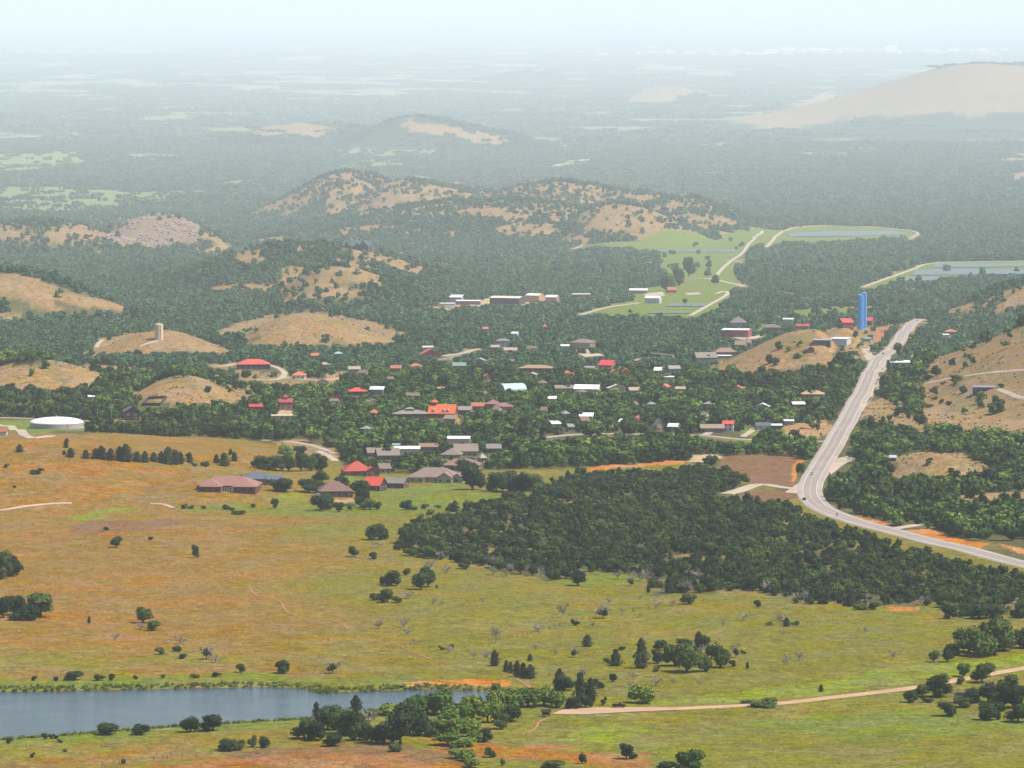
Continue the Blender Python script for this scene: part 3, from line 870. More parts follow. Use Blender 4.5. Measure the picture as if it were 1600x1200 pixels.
def roof_geo(kind, W, D, z, rise, cx=0.0, cy_=0.0, over=.55, th=.22):
    """closed roof slab over a W x D plan whose eaves are at height z"""
    a = W / 2 + over; b_ = D / 2 + over
    if kind == 'hip':
        if W >= D: r = a - b_ * .92; top = [(-r, 0), (r, 0)]
        else: r = b_ - a * .92; top = [(0, -r), (0, r)]
        V = [(-a, -b_, z), (a, -b_, z), (a, b_, z), (-a, b_, z)] + [(x, y, z + rise) for x, y in top]
        V += [(-a, -b_, z - th), (a, -b_, z - th), (a, b_, z - th), (-a, b_, z - th)]
        if W >= D: F = [(0, 1, 5, 4), (1, 2, 5), (2, 3, 4, 5), (3, 0, 4)]
        else: F = [(0, 1, 4), (1, 2, 5, 4), (2, 3, 5), (3, 0, 4, 5)]
        F += [(0, 6, 7, 1), (1, 7, 8, 2), (2, 8, 9, 3), (3, 9, 6, 0), (6, 9, 8, 7)]
    elif kind in ('gable', 'gablef'):
        def sec(u, v): return (u, v) if kind == 'gable' else (v, u)
        A, B = (a, b_) if kind == 'gable' else (b_, a)
        V = []
        for u in (-A, A):
            for v, zz in ((-B, z), (0, z + rise), (B, z), (B, z - th), (0, z + rise - th), (-B, z - th)):
                p = sec(u, v); V.append((p[0], p[1], zz))
        F = [(0, 6, 7, 1), (1, 7, 8, 2), (2, 8, 9, 3), (3, 9, 10, 4), (4, 10, 11, 5), (5, 11, 6, 0), (0, 1, 2, 3, 4, 5), (6, 11, 10, 9, 8, 7)]
    elif kind == 'pyramid':
        V = [(-a, -b_, z), (a, -b_, z), (a, b_, z), (-a, b_, z), (0, 0, z + rise), (-a, -b_, z - th), (a, -b_, z - th), (a, b_, z - th), (-a, b_, z - th)]
        F = [(0, 1, 4), (1, 2, 4), (2, 3, 4), (3, 0, 4), (0, 5, 6, 1), (1, 6, 7, 2), (2, 7, 8, 3), (3, 8, 5, 0), (5, 8, 7, 6)]
    elif kind == 'arch':
        n = 14; V = []; F = []
        for u in (-a, a):
            for k in range(n + 1):
                t = math.pi * k / n
                V.append((u, -b_ * math.cos(t), z + rise * math.sin(t)))
        for k in range(n): F.append((k, k + n + 1, k + n + 2, k + 1))
        F += [tuple(range(n + 1)), tuple(range(2 * n + 1, n, -1))]
    else:   # flat or shed: a slab tilted by rise from front to back
        V = [(-a, -b_, z), (a, -b_, z), (a, b_, z + rise), (-a, b_, z + rise), (-a, -b_, z - th), (a, -b_, z - th), (a, b_, z + rise - th), (-a, b_, z + rise - th)]
        F = [(0, 1, 2, 3), (4, 7, 6, 5), (0, 4, 5, 1), (1, 5, 6, 2), (2, 6, 7, 3), (3, 7, 4, 0)]
    return [(x + cx, y + cy_, zz) for x, y, zz in V], F

def wall_geo(kind, W, D, z, rise, cx=0.0, cy_=0.0, down=2.5):
    V, F = box_mesh(-W / 2, W / 2, -D / 2, D / 2, -down, z - .02)
    if kind == 'gable':
        for x in (-W / 2, W / 2):
            n = len(V); V += [(x, -D / 2, z - .02), (x, D / 2, z - .02), (x, 0, z + rise * .93 - .1)]; F.append((n, n + 1, n + 2))
    elif kind == 'gablef':
        for y in (-D / 2, D / 2):
            n = len(V); V += [(-W / 2, y, z - .02), (W / 2, y, z - .02), (0, y, z + rise * .93 - .1)]; F.append((n, n + 1, n + 2))
    return [(x + cx, y + cy_, zz) for x, y, zz in V], F

def add_windows(root, W, D, h, seed, frame=True, side=True, dark=False):
    rnd = random.Random(seed)
    nfl = 2 if h > 5 else 1
    fm = WHITE if not dark else paint('3c3029', .6)
    slots = []
    nW = max(2, min(6, int(W / 3.6))); nD = max(1, min(4, int(D / 4.5)))
    for fl in range(nfl):
        zc = 1.55 + fl * 2.8
        for k in range(nW): slots.append(('f', -W / 2 + (k + .5) * W / nW, zc))
        if side:
            for k in range(nD): slots.append(('r', -D / 2 + (k + .5) * D / nD, zc))
            for k in range(nD): slots.append(('l', -D / 2 + (k + .5) * D / nD, zc))
    door = rnd.randrange(nW)
    for i, (s, u, zc) in enumerate(slots):
        isdoor = s == 'f' and i == door
        ww, hh = (.55, 1.05) if isdoor else (.75, .62)
        zz = 1.05 if isdoor else zc
        def bx(g, t0, t1):
            if s == 'f': return box_mesh(u - ww - g, u + ww + g, -D / 2 - t1, -D / 2 - t0, zz - hh - g, zz + hh + g)
            if s == 'r': return box_mesh(W / 2 + t0, W / 2 + t1, u - ww - g, u + ww + g, zz - hh - g, zz + hh + g)
            return box_mesh(-W / 2 - t1, -W / 2 - t0, u - ww - g, u + ww + g, zz - hh - g, zz + hh + g)
        if isdoor:
            link_mesh('door', *bx(0, .003, .09), paint('5a3a28', .6), root)
        else:
            w_ = link_mesh('window', *bx(0, .003, .10), GLASS, root)
            if frame: link_mesh('frame', *bx(.14, .003, .06), fm, w_)

BUILT = []
def house(name, px, py, wpx, D, h, kind, rise, rc, wc, yaw, label, cat='house', win=True, wings=(), chimney=False, rrough=.6, keep=.30, frame=True):
    g = sight([(px, py)])[0]
    mpp = metres_per_px(g[1], g[2])
    k_ = float(np.interp(py, [390, 480, 545, 600], [1.58, 1.3, 1.13, 1.04])); D *= k_; h *= k_; rise *= k_
    W = wpx * mpp / max(.75, math.cos(math.radians(yaw)))
    if abs(yaw) > 8: W = max(4.0, (wpx * mpp - D * abs(math.sin(math.radians(yaw)))) / math.cos(math.radians(yaw)))
    root = empty(name, (g[0], g[1] + D / 2, g[2]), math.radians(yaw))
    tag(root, label, cat)
    wm = paint(wc, .8, .10, .5); rm = paint(rc, rrough, .10, .35)
    link_mesh('wall', *wall_geo(kind, W, D, h, rise), wm, root)
    rf = link_mesh('roof', *roof_geo(kind, W, D, h, rise), rm, root)
    if chimney:
        link_mesh('chimney', *box_mesh(W * .2, W * .2 + .9, -.4, .5, h + rise * .3, h + rise + .9), paint('8a6a58', .9), rf)
    if win: add_windows(root, W, D, h, int(px * 7 + py), frame)
    for (dx, dy, w2, d2, h2, k2, r2) in wings:
        dx, dy, w2, d2, h2, r2 = [v * k_ for v in (dx, dy, w2, d2, h2, r2)]
        link_mesh('wing_wall', *wall_geo(k2, w2, d2, h2, r2, dx, dy), wm, root)
        link_mesh('wing_roof', *roof_geo(k2, w2, d2, h2, r2, dx, dy, .5), rm, root)
        n = max(1, int(w2 / 4))
        for k in range(n):
            u = dx - w2 / 2 + (k + .5) * w2 / n
            link_mesh('window', *box_mesh(u - .7, u + .7, dy - d2 / 2 - .08, dy - d2 / 2 - .003, .9, 2.1), GLASS, root)
    top = (h + rise + .05 * D) / mpp
    keep_box(px - wpx / 2, px + wpx / 2, py - top, py - top * keep, g[1])
    BUILT.append((px, py, wpx, top, g))
    return root, W

# --- the near suburb
r, W = house('ranch_house', 357, 768, 92, 20, 3.4, 'hip', 4.6, '9a6a5c', '7a4038', -8,
             'large low red-brown ranch house on the grassy slope', win=True,
             wings=[(-8, -9, 12, 14, 3.2, 'hip', 3.6), (11, -8, 13, 12, 3.2, 'hip', 3.2)], chimney=True, keep=0)
for k in range(8): link_mesh('porch_post', *box_mesh(-2 + k * 1.0 - .09, -2 + k * 1.0 + .09, -15.2, -15.0, -.5, 3.0), WHITE, r)
house('house', 403, 757, 52, 13, 3.2, 'hip', 3.4, '5d6270', '8c8478', 6, 'grey-blue roofed house behind the large red-brown ranch house', wings=[(9, -4, 9, 9, 3, 'gable', 2.2)])
house('house', 522, 776, 52, 16, 3.1, 'hip', 5.0, '7d5a4c', '5c4438', 8, 'dark brown hip-roofed house with tan yard in front', keep=.15)
house('house', 557, 744, 52, 17, 3.1, 'hip', 5.2, 'b8412a', '8a5a46', 10, 'large red hip-roofed house at the back of the suburb', wings=[(8, -6, 8, 9, 3, 'gablef', 2.6)], keep=.2)
house('house', 586, 767, 36, 13, 3.0, 'gable', 4.6, 'd0402a', '4a3128', -18, 'bright red gable-roofed house beside the grey house', keep=.1)
house('house', 616, 763, 44, 12, 3.0, 'gable', 2.8, '7b7672', '6e4c40', -14, 'grey gable-roofed brick house right of the bright red one', keep=.1)
house('house', 599, 740, 24, 11, 3.0, 'gable', 2.8, '806a5c', '8f7d68', 15, 'small brown gabled house behind the two red-roofed houses')
house('house', 679, 754, 84, 18, 3.2, 'hip', 5.0, '8b7468', 'b6a184', -10, 'wide grey-brown house with three front gables at the suburb edge', keep=.15,
      wings=[(8, -8, 9, 9, 3.1, 'gablef', 3.2), (-9, -7, 9, 8, 3.1, 'hip', 2.6), (15, -5, 7, 8, 3, 'gablef', 2.6)])
house('house', 722, 735, 56, 14, 3.1, 'hip', 3.6, '8e6a5e', 'a08a70', -6, 'long rose-brown hip-roofed house behind the three-gabled house', wings=[(0, -5, 8, 8, 3, 'hip', 2.4)])
house('house', 605, 719, 34, 14, 3.0, 'gable', 4.2, '86776c', '7c6c5e', 8, 'grey-brown gable roof in the middle of the suburb behind the red house')
house('house', 579, 715, 18, 10, 3.0, 'gable', 3.0, '8f7566', '98836c', 12, 'small pinkish-brown roof at the left end of the back suburb row')
house('house', 706, 718, 30, 13, 3.0, 'hip', 3.8, '86756a', 'a8967c', -6, 'grey-brown hip roof left of the pair behind the oaks')
house('house', 727, 713, 36, 13, 3.2, 'gable', 4.2, '8c776a', 'a8967c', 6, 'grey-brown gable roof right of the pair behind the oaks')
house('gazebo', 753, 722, 14, 6, 2.6, 'pyramid', 2.8, 'a39a8c', 'b7b0a4', 20, 'small pale pyramid-roofed gazebo house right of the suburb', 'gazebo')
house('house', 771, 708, 22, 10, 3, 'gable', 2.6, '837a76', '7a6a5c', 4, 'grey roof at the right end of the back suburb row')
house('long_shed', 635, 708, 40, 9, 2.8, 'gable', 1.4, 'e8e4dc', 'd8d2c8', 2, 'long white metal shed roof among the suburb trees', 'shed', False)
house('long_shed', 717, 692, 34, 8, 2.8, 'gable', 1.4, 'e6e4e0', 'd8d2c8', -2, 'long white roof alone in the trees above the suburb', 'shed', False)
house('house', 669, 705, 28, 10, 2.8, 'gable', 2.0, '97705f', '8c7460', 3, 'low red-brown roof right of the long white shed')
house('pool_house', 620, 701, 12, 6, 2.4, 'flat', .5, '86b0b4', 'd0d0c8', 0, 'tiny turquoise-roofed pool house left of the white shed', 'shed', False)
# --- the left side
house('lodge_house', 203, 657, 28, 12, 6.0, 'gablef', 3.4, '6a5446', '43302a', 12, 'tall dark brown two-storey house right of the white water tank', keep=.15)
house('hill_house', 395, 577, 50, 18, 4.2, 'hip', 3.8, 'd2503a', '4e4348', 6, 'big red-orange hip-roofed house with deep eaves on the hill', keep=.05)
house('bungalow', 467, 592, 20, 10, 3.0, 'hip', 2.8, 'e0703c', 'e2ddd4', -6, 'small orange-roofed white bungalow below the hill house', keep=.1)
house('shed', 142, 625, 12, 7, 2.6, 'gable', 1.2, 'dfe2e4', 'b8b4ac', 10, 'small pale roof among the trees left of the brown house', 'shed', False)
house('shed', 2, 681, 16, 8, 2.6, 'gable', 1.4, 'b8523c', 'd8d0c4', 0, 'red-roofed shed cut by the left edge of the picture', 'shed', False)
house('cabin', 399, 641, 20, 8, 2.6, 'gable', 1.8, 'c0363a', '7a4a40', 8, 'low crimson roof left of the tall pink house', 'cabin', False)
r, W = house('inn', 446, 640, 20, 9, 5.4, 'gable', 2.4, 'b23a38', 'c07a66', 6, 'pinkish two-storey house with small red turret in the trees', keep=.1)
link_mesh('turret_wall', *box_mesh(-1.4, 1.4, -1.4, 1.4, 7, 9.4), paint('b88870'), r)
link_mesh('turret_roof', *roof_geo('pyramid', 2.8, 2.8, 9.4, 2.0), paint('c4413c'), r)
house('stone_terrace', 443, 657, 38, 10, 3.4, 'flat', .1, 'cdb592', 'd2bf9c', 4, 'flat tan stone building in front of the pink house', 'building')
house('pavilion', 558, 618, 28, 12, 3.2, 'hip', 2.6, 'd84a34', '5a3a30', 8, 'red hip-roofed house near the white-roofed house in town', keep=.2)
house('house', 528, 628, 12, 8, 3.4, 'gablef', 2.0, 'a85a44', 'a4523c', 10, 'small red-brown cottage left of the red hip-roofed house')
house('cottage', 590, 617, 24, 9, 4.2, 'gable', 2.0, 'eaf0f2', '9a9088', -12, 'white metal-roofed house right of the red hip roof', keep=.25)
house('cabin', 553, 582, 18, 9, 2.8, 'gable', 2.2, 'a8987c', '9a8a70', 6, 'tan-roofed cabin at the edge of the wooded slope', 'cabin', False)
house('cabin', 619, 581, 16, 8, 3, 'gable', 2.4, 'b46a58', '98604e', -8, 'rose-red roofed cabin in the upper town trees', 'cabin', False)
# --- town centre
r, W = house('restaurant', 640, 656, 54, 16, 4.2, 'hip', 2.2, '8f8578', '5a4438', 5, 'wide grey-brown hip-roofed restaurant left of the orange roof', 'restaurant', keep=.3)
link_mesh('cupola_wall', *box_mesh(-3, 3, -2, 2, 5.6, 7.4), paint('6a5a4c'), r)
link_mesh('cupola_roof', *roof_geo('hip', 6, 4, 7.4, 1.2), paint('8f8578', .6, .1, .35), r)
r, W = house('tavern', 692, 653, 46, 13, 3.0, 'gable', 6.2, 'dd6422', '8a4a2c', -10, 'steep bright orange-roofed tavern with white dormers in town', 'tavern', keep=.12)
for dx in (-6, 1.5, 4.5):
    link_mesh('dormer', *wall_geo('gablef', 1.6, 3, 5.4, 1.0, dx, -4.4, -3.4), paint('efe6da'), r)
    link_mesh('dormer_roof', *roof_geo('gablef', 1.6, 3.2, 5.4, 1.1, dx, -4.4, .3), paint('e0b090'), r)
link_mesh('tower_wall', *box_mesh(-W / 2 + 1, -W / 2 + 5, -1, 3, 5, 11), paint('8a4a30'), r)
link_mesh('tower_roof', *roof_geo('hip', 4, 4, 11, 1.8, -W / 2 + 3, 1), paint('dd6422', .6, .1, .35), r)
house('annexe', 706, 664, 26, 10, 4.2, 'gable', 2.4, '8d7d6a', 'c89a4c', -20, 'brown-roofed annexe with yellow end wall below the orange tavern', 'building')
house('house', 724, 648, 30, 10, 3.4, 'gable', 2.4, '8f887c', '8a7a68', -10, 'grey roof tucked right behind the orange tavern')
house('lodge', 748, 642, 24, 10, 3.4, 'gable', 2.4, 'b86a4a', 'a8705a', -12, 'orange-brown roofed lodge between the tavern and rose roofs', 'lodge')
house('town_hall', 770, 642, 22, 12, 5, 'hip', 2.8, '9a625c', 'a0604c', 0, 'left of two rose-red hip-roofed brick buildings in town', 'building')
house('town_hall', 787, 644, 28, 12, 4, 'hip', 2.6, '9c6560', 'b0806c', 0, 'right of two rose-red hip-roofed brick buildings in town', 'building')
r, W = house('quonset_hall', 799, 613, 46, 16, 1.2, 'arch', 5.2, 'b4cccc', '5d5f66', 24, 'pale blue arched metal quonset hall in the town', 'hall', False, keep=.3)
house('house', 718, 577, 20, 9, 3, 'gable', 2.6, '7c9684', '9a907c', -5, 'small sage-green roofed house in the upper town')
house('house', 672, 560, 30, 12, 3.6, 'gablef', 4.6, 'd8552e', '704438', 8, 'orange-red steep-roofed house below the round grassy hill', keep=.15)
house('garage', 668, 547, 16, 7, 2.6, 'gable', 1.2, 'c4bfb4', 'a8a298', 6, 'pale grey garage roof behind the orange-red house', 'garage', False)
house('tower_house', 786, 542, 20, 8, 5.6, 'hip', 2.0, '867e74', 'b4bcc8', 0, 'grey hip-roofed pale house on stilts in the trees', keep=.2)
house('cabin', 758, 519, 10, 7, 3, 'gable', 2, 'b86058', '9a6a5c', 10, 'tiny rose roof below the big tan shed', 'cabin', False)
house('cabin', 805, 526, 12, 7, 3, 'gable', 1.6, 'e2e6e8', 'c8ccd0', -15, 'tiny white metal roof right of the stilted house', 'cabin', False)
house('cabin', 851, 514, 7, 6, 2.6, 'pyramid', 2, 'd05a4c', 'a88878', 0, 'tiny red pyramid roof left of the brown hotel', 'cabin', False)
house('cabin', 883, 545, 14, 8, 2.6, 'gable', 1.2, 'e8e8e4', 'b8b0a4', 8, 'small white roof left of the tan hotel forecourt', 'cabin', False)
house('hotel', 911, 546, 42, 16, 6.2, 'hip', 3.0, '8a7462', 'a8906c', -22, 'brown hip-roofed two-storey hotel above the town', 'hotel', keep=.2)
house('motel', 838, 585, 50, 14, 5.2, 'hip', 2.2, 'a8845c', '6c5644', -6, 'long tan hip-roofed motel in the town trees', 'motel', keep=.35)
r, W = house('church_hall', 950, 578, 30, 13, 4.0, 'gable', 4.0, 'dc3038', 'a0785c', -24, 'vivid red gable-roofed hall left of the creek', 'hall', keep=.2)
house('cottage', 978, 588, 12, 8, 3.4, 'gablef', 3, 'd88048', 'c4744a', 0, 'small orange cottage right of the vivid red roof', 'cottage', False)
house('shop', 918, 615, 42, 12, 3.6, 'gable', 3.0, 'f2f4f4', 'c8beb0', -12, 'white metal-roofed shop block in the middle of town', 'shop', keep=.3)
house('shop', 962, 613, 32, 10, 3.4, 'gablef', 2.8, 'e2e0d8', 'c8ac80', 14, 'pale gabled shop right of the white metal roof', 'shop')
house('stone_cottage', 886, 613, 38, 10, 3.2, 'gable', 2.2, '8f8070', 'a8987e', 6, 'stone cottage with brown roof left of the white shop', 'cottage')
house('cottage', 863, 629, 12, 7, 3, 'gable', 1.6, 'f0ece6', 'c4bcae', 0, 'tiny white-roofed cottage below the stone cottage', 'cottage', False)
house('house', 917, 657, 20, 9, 3, 'gable', 2.2, 'f4f6f8', 'c0bab0', -8, 'bright white gable roof alone in the lower town trees', keep=.35)
house('cabin', 997, 659, 8, 6, 2.6, 'pyramid', 1.8, 'd05048', 'a88878', 0, 'tiny red roof left of the grey-gabled cottage', 'cabin', False)
house('cottage', 1030, 673, 17, 9, 3.4, 'gablef', 4.2, '7d868a', 'c49a84', 14, 'steep grey-gabled cottage beside the town road', 'cottage', keep=.2)
house('house', 1113, 676, 36, 10, 3.0, 'gable', 2.4, '9a826a', '8f6a54', 0, 'long tan-roofed house beside the town road', keep=.15)
house('house', 1139, 674, 20, 9, 5.0, 'gable', 2.0, 'd84838', 'e8e4dc', -10, 'red-roofed white house right of the long tan roof', keep=.12)
house('house', 1192, 672, 22, 9, 3, 'gable', 2, '5c5e68', 'c8c4bc', 8, 'dark grey-roofed white house above the town road')
house('mobile_home', 1211, 671, 20, 6, 2.8, 'gable', .9, 'e4e8ea', '4c4c58', 4, 'long white-roofed mobile home near the highway', 'mobile home', False)
house('mobile_home', 1233, 664, 14, 6, 2.8, 'gable', .9, 'd8dcdc', '9a9a98', -4, 'shorter pale mobile home right of the long one', 'mobile home', False)
house('house', 1270, 622, 36, 11, 3.0, 'hip', 2.6, 'c0986a', 'b49a78', -8, 'tan hip-roofed house left of the highway')
house('house', 1247, 638, 22, 9, 3, 'gable', 1.8, 'c8ccc8', '8a5038', 10, 'white-roofed red-brown house below the tan hip roof')
house('house', 1053, 583, 20, 9, 3.6, 'gable', 2.4, '9a9288', '8c9ab0', 10, 'grey-roofed bluish house right of the creek')
house('trailer', 1046, 594, 16, 6, 2.6, 'flat', .4, 'e4e6e4', 'b8b8b0', 0, 'white flat-roofed trailer below the bluish house', 'trailer', False)
house('house', 1102, 566, 38, 13, 4.0, 'gable', 4.4, '8a7a6c', '767c90', 14, 'large grey-brown gabled house at the left foot of the tank hill', keep=.15)
house('house', 1133, 556, 34, 11, 3.4, 'hip', 3.4, '94755e', '8a6e58', 8, 'brown hip-roofed house second along the tank hill row')
house('garage', 1131, 560, 22, 6, 2.4, 'flat', .3, 'e8e8e6', 'a89a88', 4, 'long white flat garage roof in the tank hill row', 'garage', False)
house('house', 1158, 546, 20, 10, 4.2, 'gable', 3.4, '92765f', '8f7a66', -12, 'steep brown-roofed house third along the tank hill row')
house('house', 1168, 543, 16, 10, 4.2, 'gable', 3.4, '8f7560', '8a7460', -12, 'steep brown-roofed house at the right end of the tank hill row')
r, W = house('gymnasium', 1152, 527, 48, 22, 7.0, 'gable', .9, 'e6e2de', 'b04c40', -12, 'big red gymnasium with white roof right of the creek', 'gymnasium', keep=.1)
house('school', 1154, 512, 26, 14, 5, 'pyramid', 6.0, '7a6c6c', '8a7a74', 0, 'grey pyramid roof rising behind the red gymnasium', 'school', False)
house('house', 1206, 517, 28, 12, 3.4, 'hip', 2.8, '7c6a64', '94705e', -6, 'dark brown hip-roofed house above the tank hill')
house('house', 1254, 514, 22, 9, 3, 'gable', 1.8, 'c83a40', '9a8478', -8, 'crimson-roofed house above the tank hill', keep=.2)
house('shed', 1232, 505, 16, 9, 4, 'flat', .8, 'd4d8cc', 'b0b4a8', -6, 'pale grey-green shed behind the crimson-roofed house', 'shed', False)
house('barn', 1322, 512, 24, 14, 4.4, 'gable', 3.2, 'd83c44', '9a3a36', 16, 'bright red barn left of the blue water tanks', 'barn', keep=.2)
house('barn', 1358, 508, 18, 12, 4.4, 'gable', 3.2, 'd04048', '9a3a36', -16, 'red barn roof right of the blue water tanks', 'barn', keep=.2)
r, W = house('metal_workshop', 1314, 541, 34, 14, 6.8, 'flat', .5, 'd8dade', 'c6cad2', -20, 'big pale grey metal workshop beside the highway', 'workshop', False, keep=.1)
house('office', 1285, 540, 27, 10, 4.2, 'flat', .3, '9a9aa4', '6c6470', -8, 'low grey and brown office joined left of the metal workshop', 'office', keep=.1)
house('red_shed', 1265, 552, 15, 8, 3, 'gablef', 2.4, '9a8a86', '8a3830', 10, 'small dark red shed at the edge of the gravel yard', 'shed', False, keep=.1)
house('kiosk', 1357, 534, 10, 6, 3.2, 'flat', .3, '9cc4c8', '7fb4be', -10, 'small light blue hut between workshop and highway', 'hut', False, keep=.1)
house('house', 1486, 523, 18, 10, 2.8, 'hip', 2.4, 'b8704c', '9a6a50', -6, 'orange-brown roofed house among trees right of the highway')
house('shed', 1478, 527, 10, 6, 2.6, 'flat', .4, 'e6eaec', 'c4c8c8', 0, 'white shed beside the orange-brown roof', 'shed', False)
house('store', 1407, 572, 30, 10, 3.2, 'gable', 1.4, 'e8eef0', 'a8aaa8', -4, 'white-roofed roadside store right of the highway', 'store', keep=.3)
house('house', 1538, 612, 36, 12, 3.2, 'flat', .6, '84808a', '46424a', -10, 'dark flat-roofed modern house on the right slope', keep=.05)
house('hut', 1395, 721, 10, 6, 2.4, 'gable', 1.4, 'aeb6c0', '74584a', 0, 'small grey-roofed hut in trees below the gravel pull-out', 'hut', False)
# --- industrial yard and hatchery
house('big_shed', 793, 476, 56, 26, 7.5, 'gable', 1.6, 'd8ccb8', '5c4a44', -16, 'largest shed with tan roof and dark front in the yard', 'shed', False, keep=.1)
house('shed', 836, 472, 30, 18, 7.5, 'gable', 2.0, 'e2d4bc', 'c49c72', -22, 'tan metal shed right of the largest shed', 'shed', False, keep=.25)
house('shed', 863, 474, 22, 14, 7, 'gable', 2.2, 'e4dac6', 'a88a74', -14, 'smaller tan-roofed shed at the right end of the yard', 'shed', False, keep=.3)
house('shed', 713, 474, 22, 14, 7, 'shed', 2.0, 'e8eaec', '9aa0a4', -10, 'white lean-to shed at the back left of the yard', 'shed', False, keep=.2)
house('open_shed', 732, 476, 38, 10, 4.2, 'flat', .6, 'e6e6e4', '8c7c74', -4, 'long low white open shed in front of the yard', 'shed', False, keep=.1)
house('trailer', 699, 479, 22, 6, 3.4, 'flat', .3, 'eceef0', 'd4d8dc', 8, 'white trailer parked at the left of the yard', 'trailer', False, keep=.1)
house('hatchery_office', 998, 459, 28, 12, 4, 'gable', 2.0, 'e0d8cc', 'a88c78', -4, 'long pale-roofed hatchery office behind the white shed', 'office', keep=.3)
house('hatchery_shed', 1021, 474, 27, 14, 6, 'gable', 1.8, 'f0ece6', 'd8d6d0', -14, 'white hatchery shed at the head of the fish ponds', 'shed', keep=.1)
house('red_cabin', 1049, 458, 16, 10, 3.6, 'gable', 3.4, 'b06048', 'a84c38', 12, 'red-brown cabin beside the round trees at the hatchery', 'cabin', False, keep=.1)
house('pump_house', 908, 464, 28, 8, 3, 'gable', 1.2, 'c8b498', '9a8468', 0, 'low tan-roofed shed in the trees right of the yard', 'shed', False)
r, W = house('hilltop_lodge', 560, 391, 50, 22, 4.5, 'gable', 5.0, '41605c', '5c5a58', -10, 'big green-roofed lodge on the wooded hilltop', 'lodge', keep=.1,
             wings=[(-9, -10, 9, 12, 4.2, 'gablef', 3.6), (2, -11, 7, 12, 4.6, 'gablef', 4.0), (9, -12, 11, 16, 5.2, 'gablef', 5.2)])
for ch in r.children:
    if ch.name.startswith('wing_roof') and max(v.co.x for v in ch.data.vertices) > 5: ch.data.materials[0] = paint('50586a', .6, .1, .35)

# --- the many small houses half hidden by the town's trees
rh = random.Random(21)
KINDS_ = [('white', 'e8e8e4'), ('grey', '8c8a88'), ('tan', 'b09a7c'), ('brown', '7d6656'), ('terracotta', 'c4683e'), ('pale blue-grey', 'a8b4bc')]
placed = []
tries = 0
while len(placed) < 44 and tries < 900:
    tries += 1
    px = rh.uniform(470, 1290); py = rh.uniform(548, 692)
    if px > 1060 and py < 600: continue
    if px < 560 and py > 640: continue
    if KEEP[int(py) - 6:int(py) + 2, int(px) - 12:int(px) + 12].any() or any(abs(px - a) < 17 and abs(py - c) < 9 for a, c in placed): continue
    placed.append((px, py))
    nm, rc = KINDS_[rh.choice([0, 1, 2, 2, 3, 3, 4, 4, 5, 1, 3])]
    side = 'left' if px < 740 else ('middle' if px < 1000 else 'right')
    o, W = house('small_house', px, py, rh.uniform(11, 21), rh.uniform(7, 10), rh.uniform(2.8, 3.6), rh.choice(['gable', 'gable', 'hip', 'gablef']), rh.uniform(1.6, 2.6), rc, rh.choice(['b8a890', '9a8a78', 'c8c0b4', '8a7060', 'a89c94']), rh.uniform(-25, 25),
          'small %s-roofed house half hidden by trees in the %s of town' % (nm, side), 'house', True, keep=.55, frame=False)
    o['group'] = 'small %s-roofed houses, %s of town' % (nm, side)

# --- stone yard wall
g = land([(222, 634), (232, 624), (260, 623), (250, 634)])
wallroot = empty('yard_wall', tuple(g.mean(axis=0)))
tag(wallroot, 'dark stone wall enclosing a square yard above the brown house', 'wall')
for i in range(4):
    a = g[i]; b_ = g[(i + 1) % 4]
    d = b_ - a; L = math.hypot(d[0], d[1]); n = np.array([-d[1], d[0], 0]) / L * .35
    V = [a - n, b_ - n, b_ + n, a + n]; c0 = g.mean(axis=0)
    V = [tuple(v - c0 - np.array([0, 0, 1.5])) for v in V] + [tuple(v - c0 + np.array([0, 0, 2.2])) for v in V]
    link_mesh('wall_run', V, [(0, 3, 2, 1), (4, 5, 6, 7), (0, 1, 5, 4), (1, 2, 6, 5), (2, 3, 7, 6), (3, 0, 4, 7)], paint('4c4448', .9, .2), wallroot)
keep_box(222, 262, 622, 634, 9e9 * 0 + g[:, 1].max())

# ------------------------------------------------------------------ tanks
def ring(r, z, n): return [(r * math.cos(2 * math.pi * k / n), r * math.sin(2 * math.pi * k / n), z) for k in range(n)]
def lathe(profile, n=40, cap=True):
    V = []; F = []
    for r, z in profile: V += ring(r, z, n)
    for j in range(len(profile) - 1):
        for k in range(n): F.append((j * n + k, j * n + (k + 1) % n, (j + 1) * n + (k + 1) % n, (j + 1) * n + k))
    if cap: F.append(tuple(range((len(profile) - 1) * n, len(profile) * n)))
    return V, F

def ladder(parent, r, ang, z0, z1, mat):
    V = []; F = []
    for s in (-.3, .3): box_mesh(r + .15, r + .25, s - .05, s + .05, z0, z1, V, F)
    z = z0
    while z < z1: box_mesh(r + .17, r + .23, -.3, .3, z, z + .06, V, F); z += .8
    o = link_mesh('ladder', V, F, mat, parent); o.rotation_euler = (0, 0, ang)

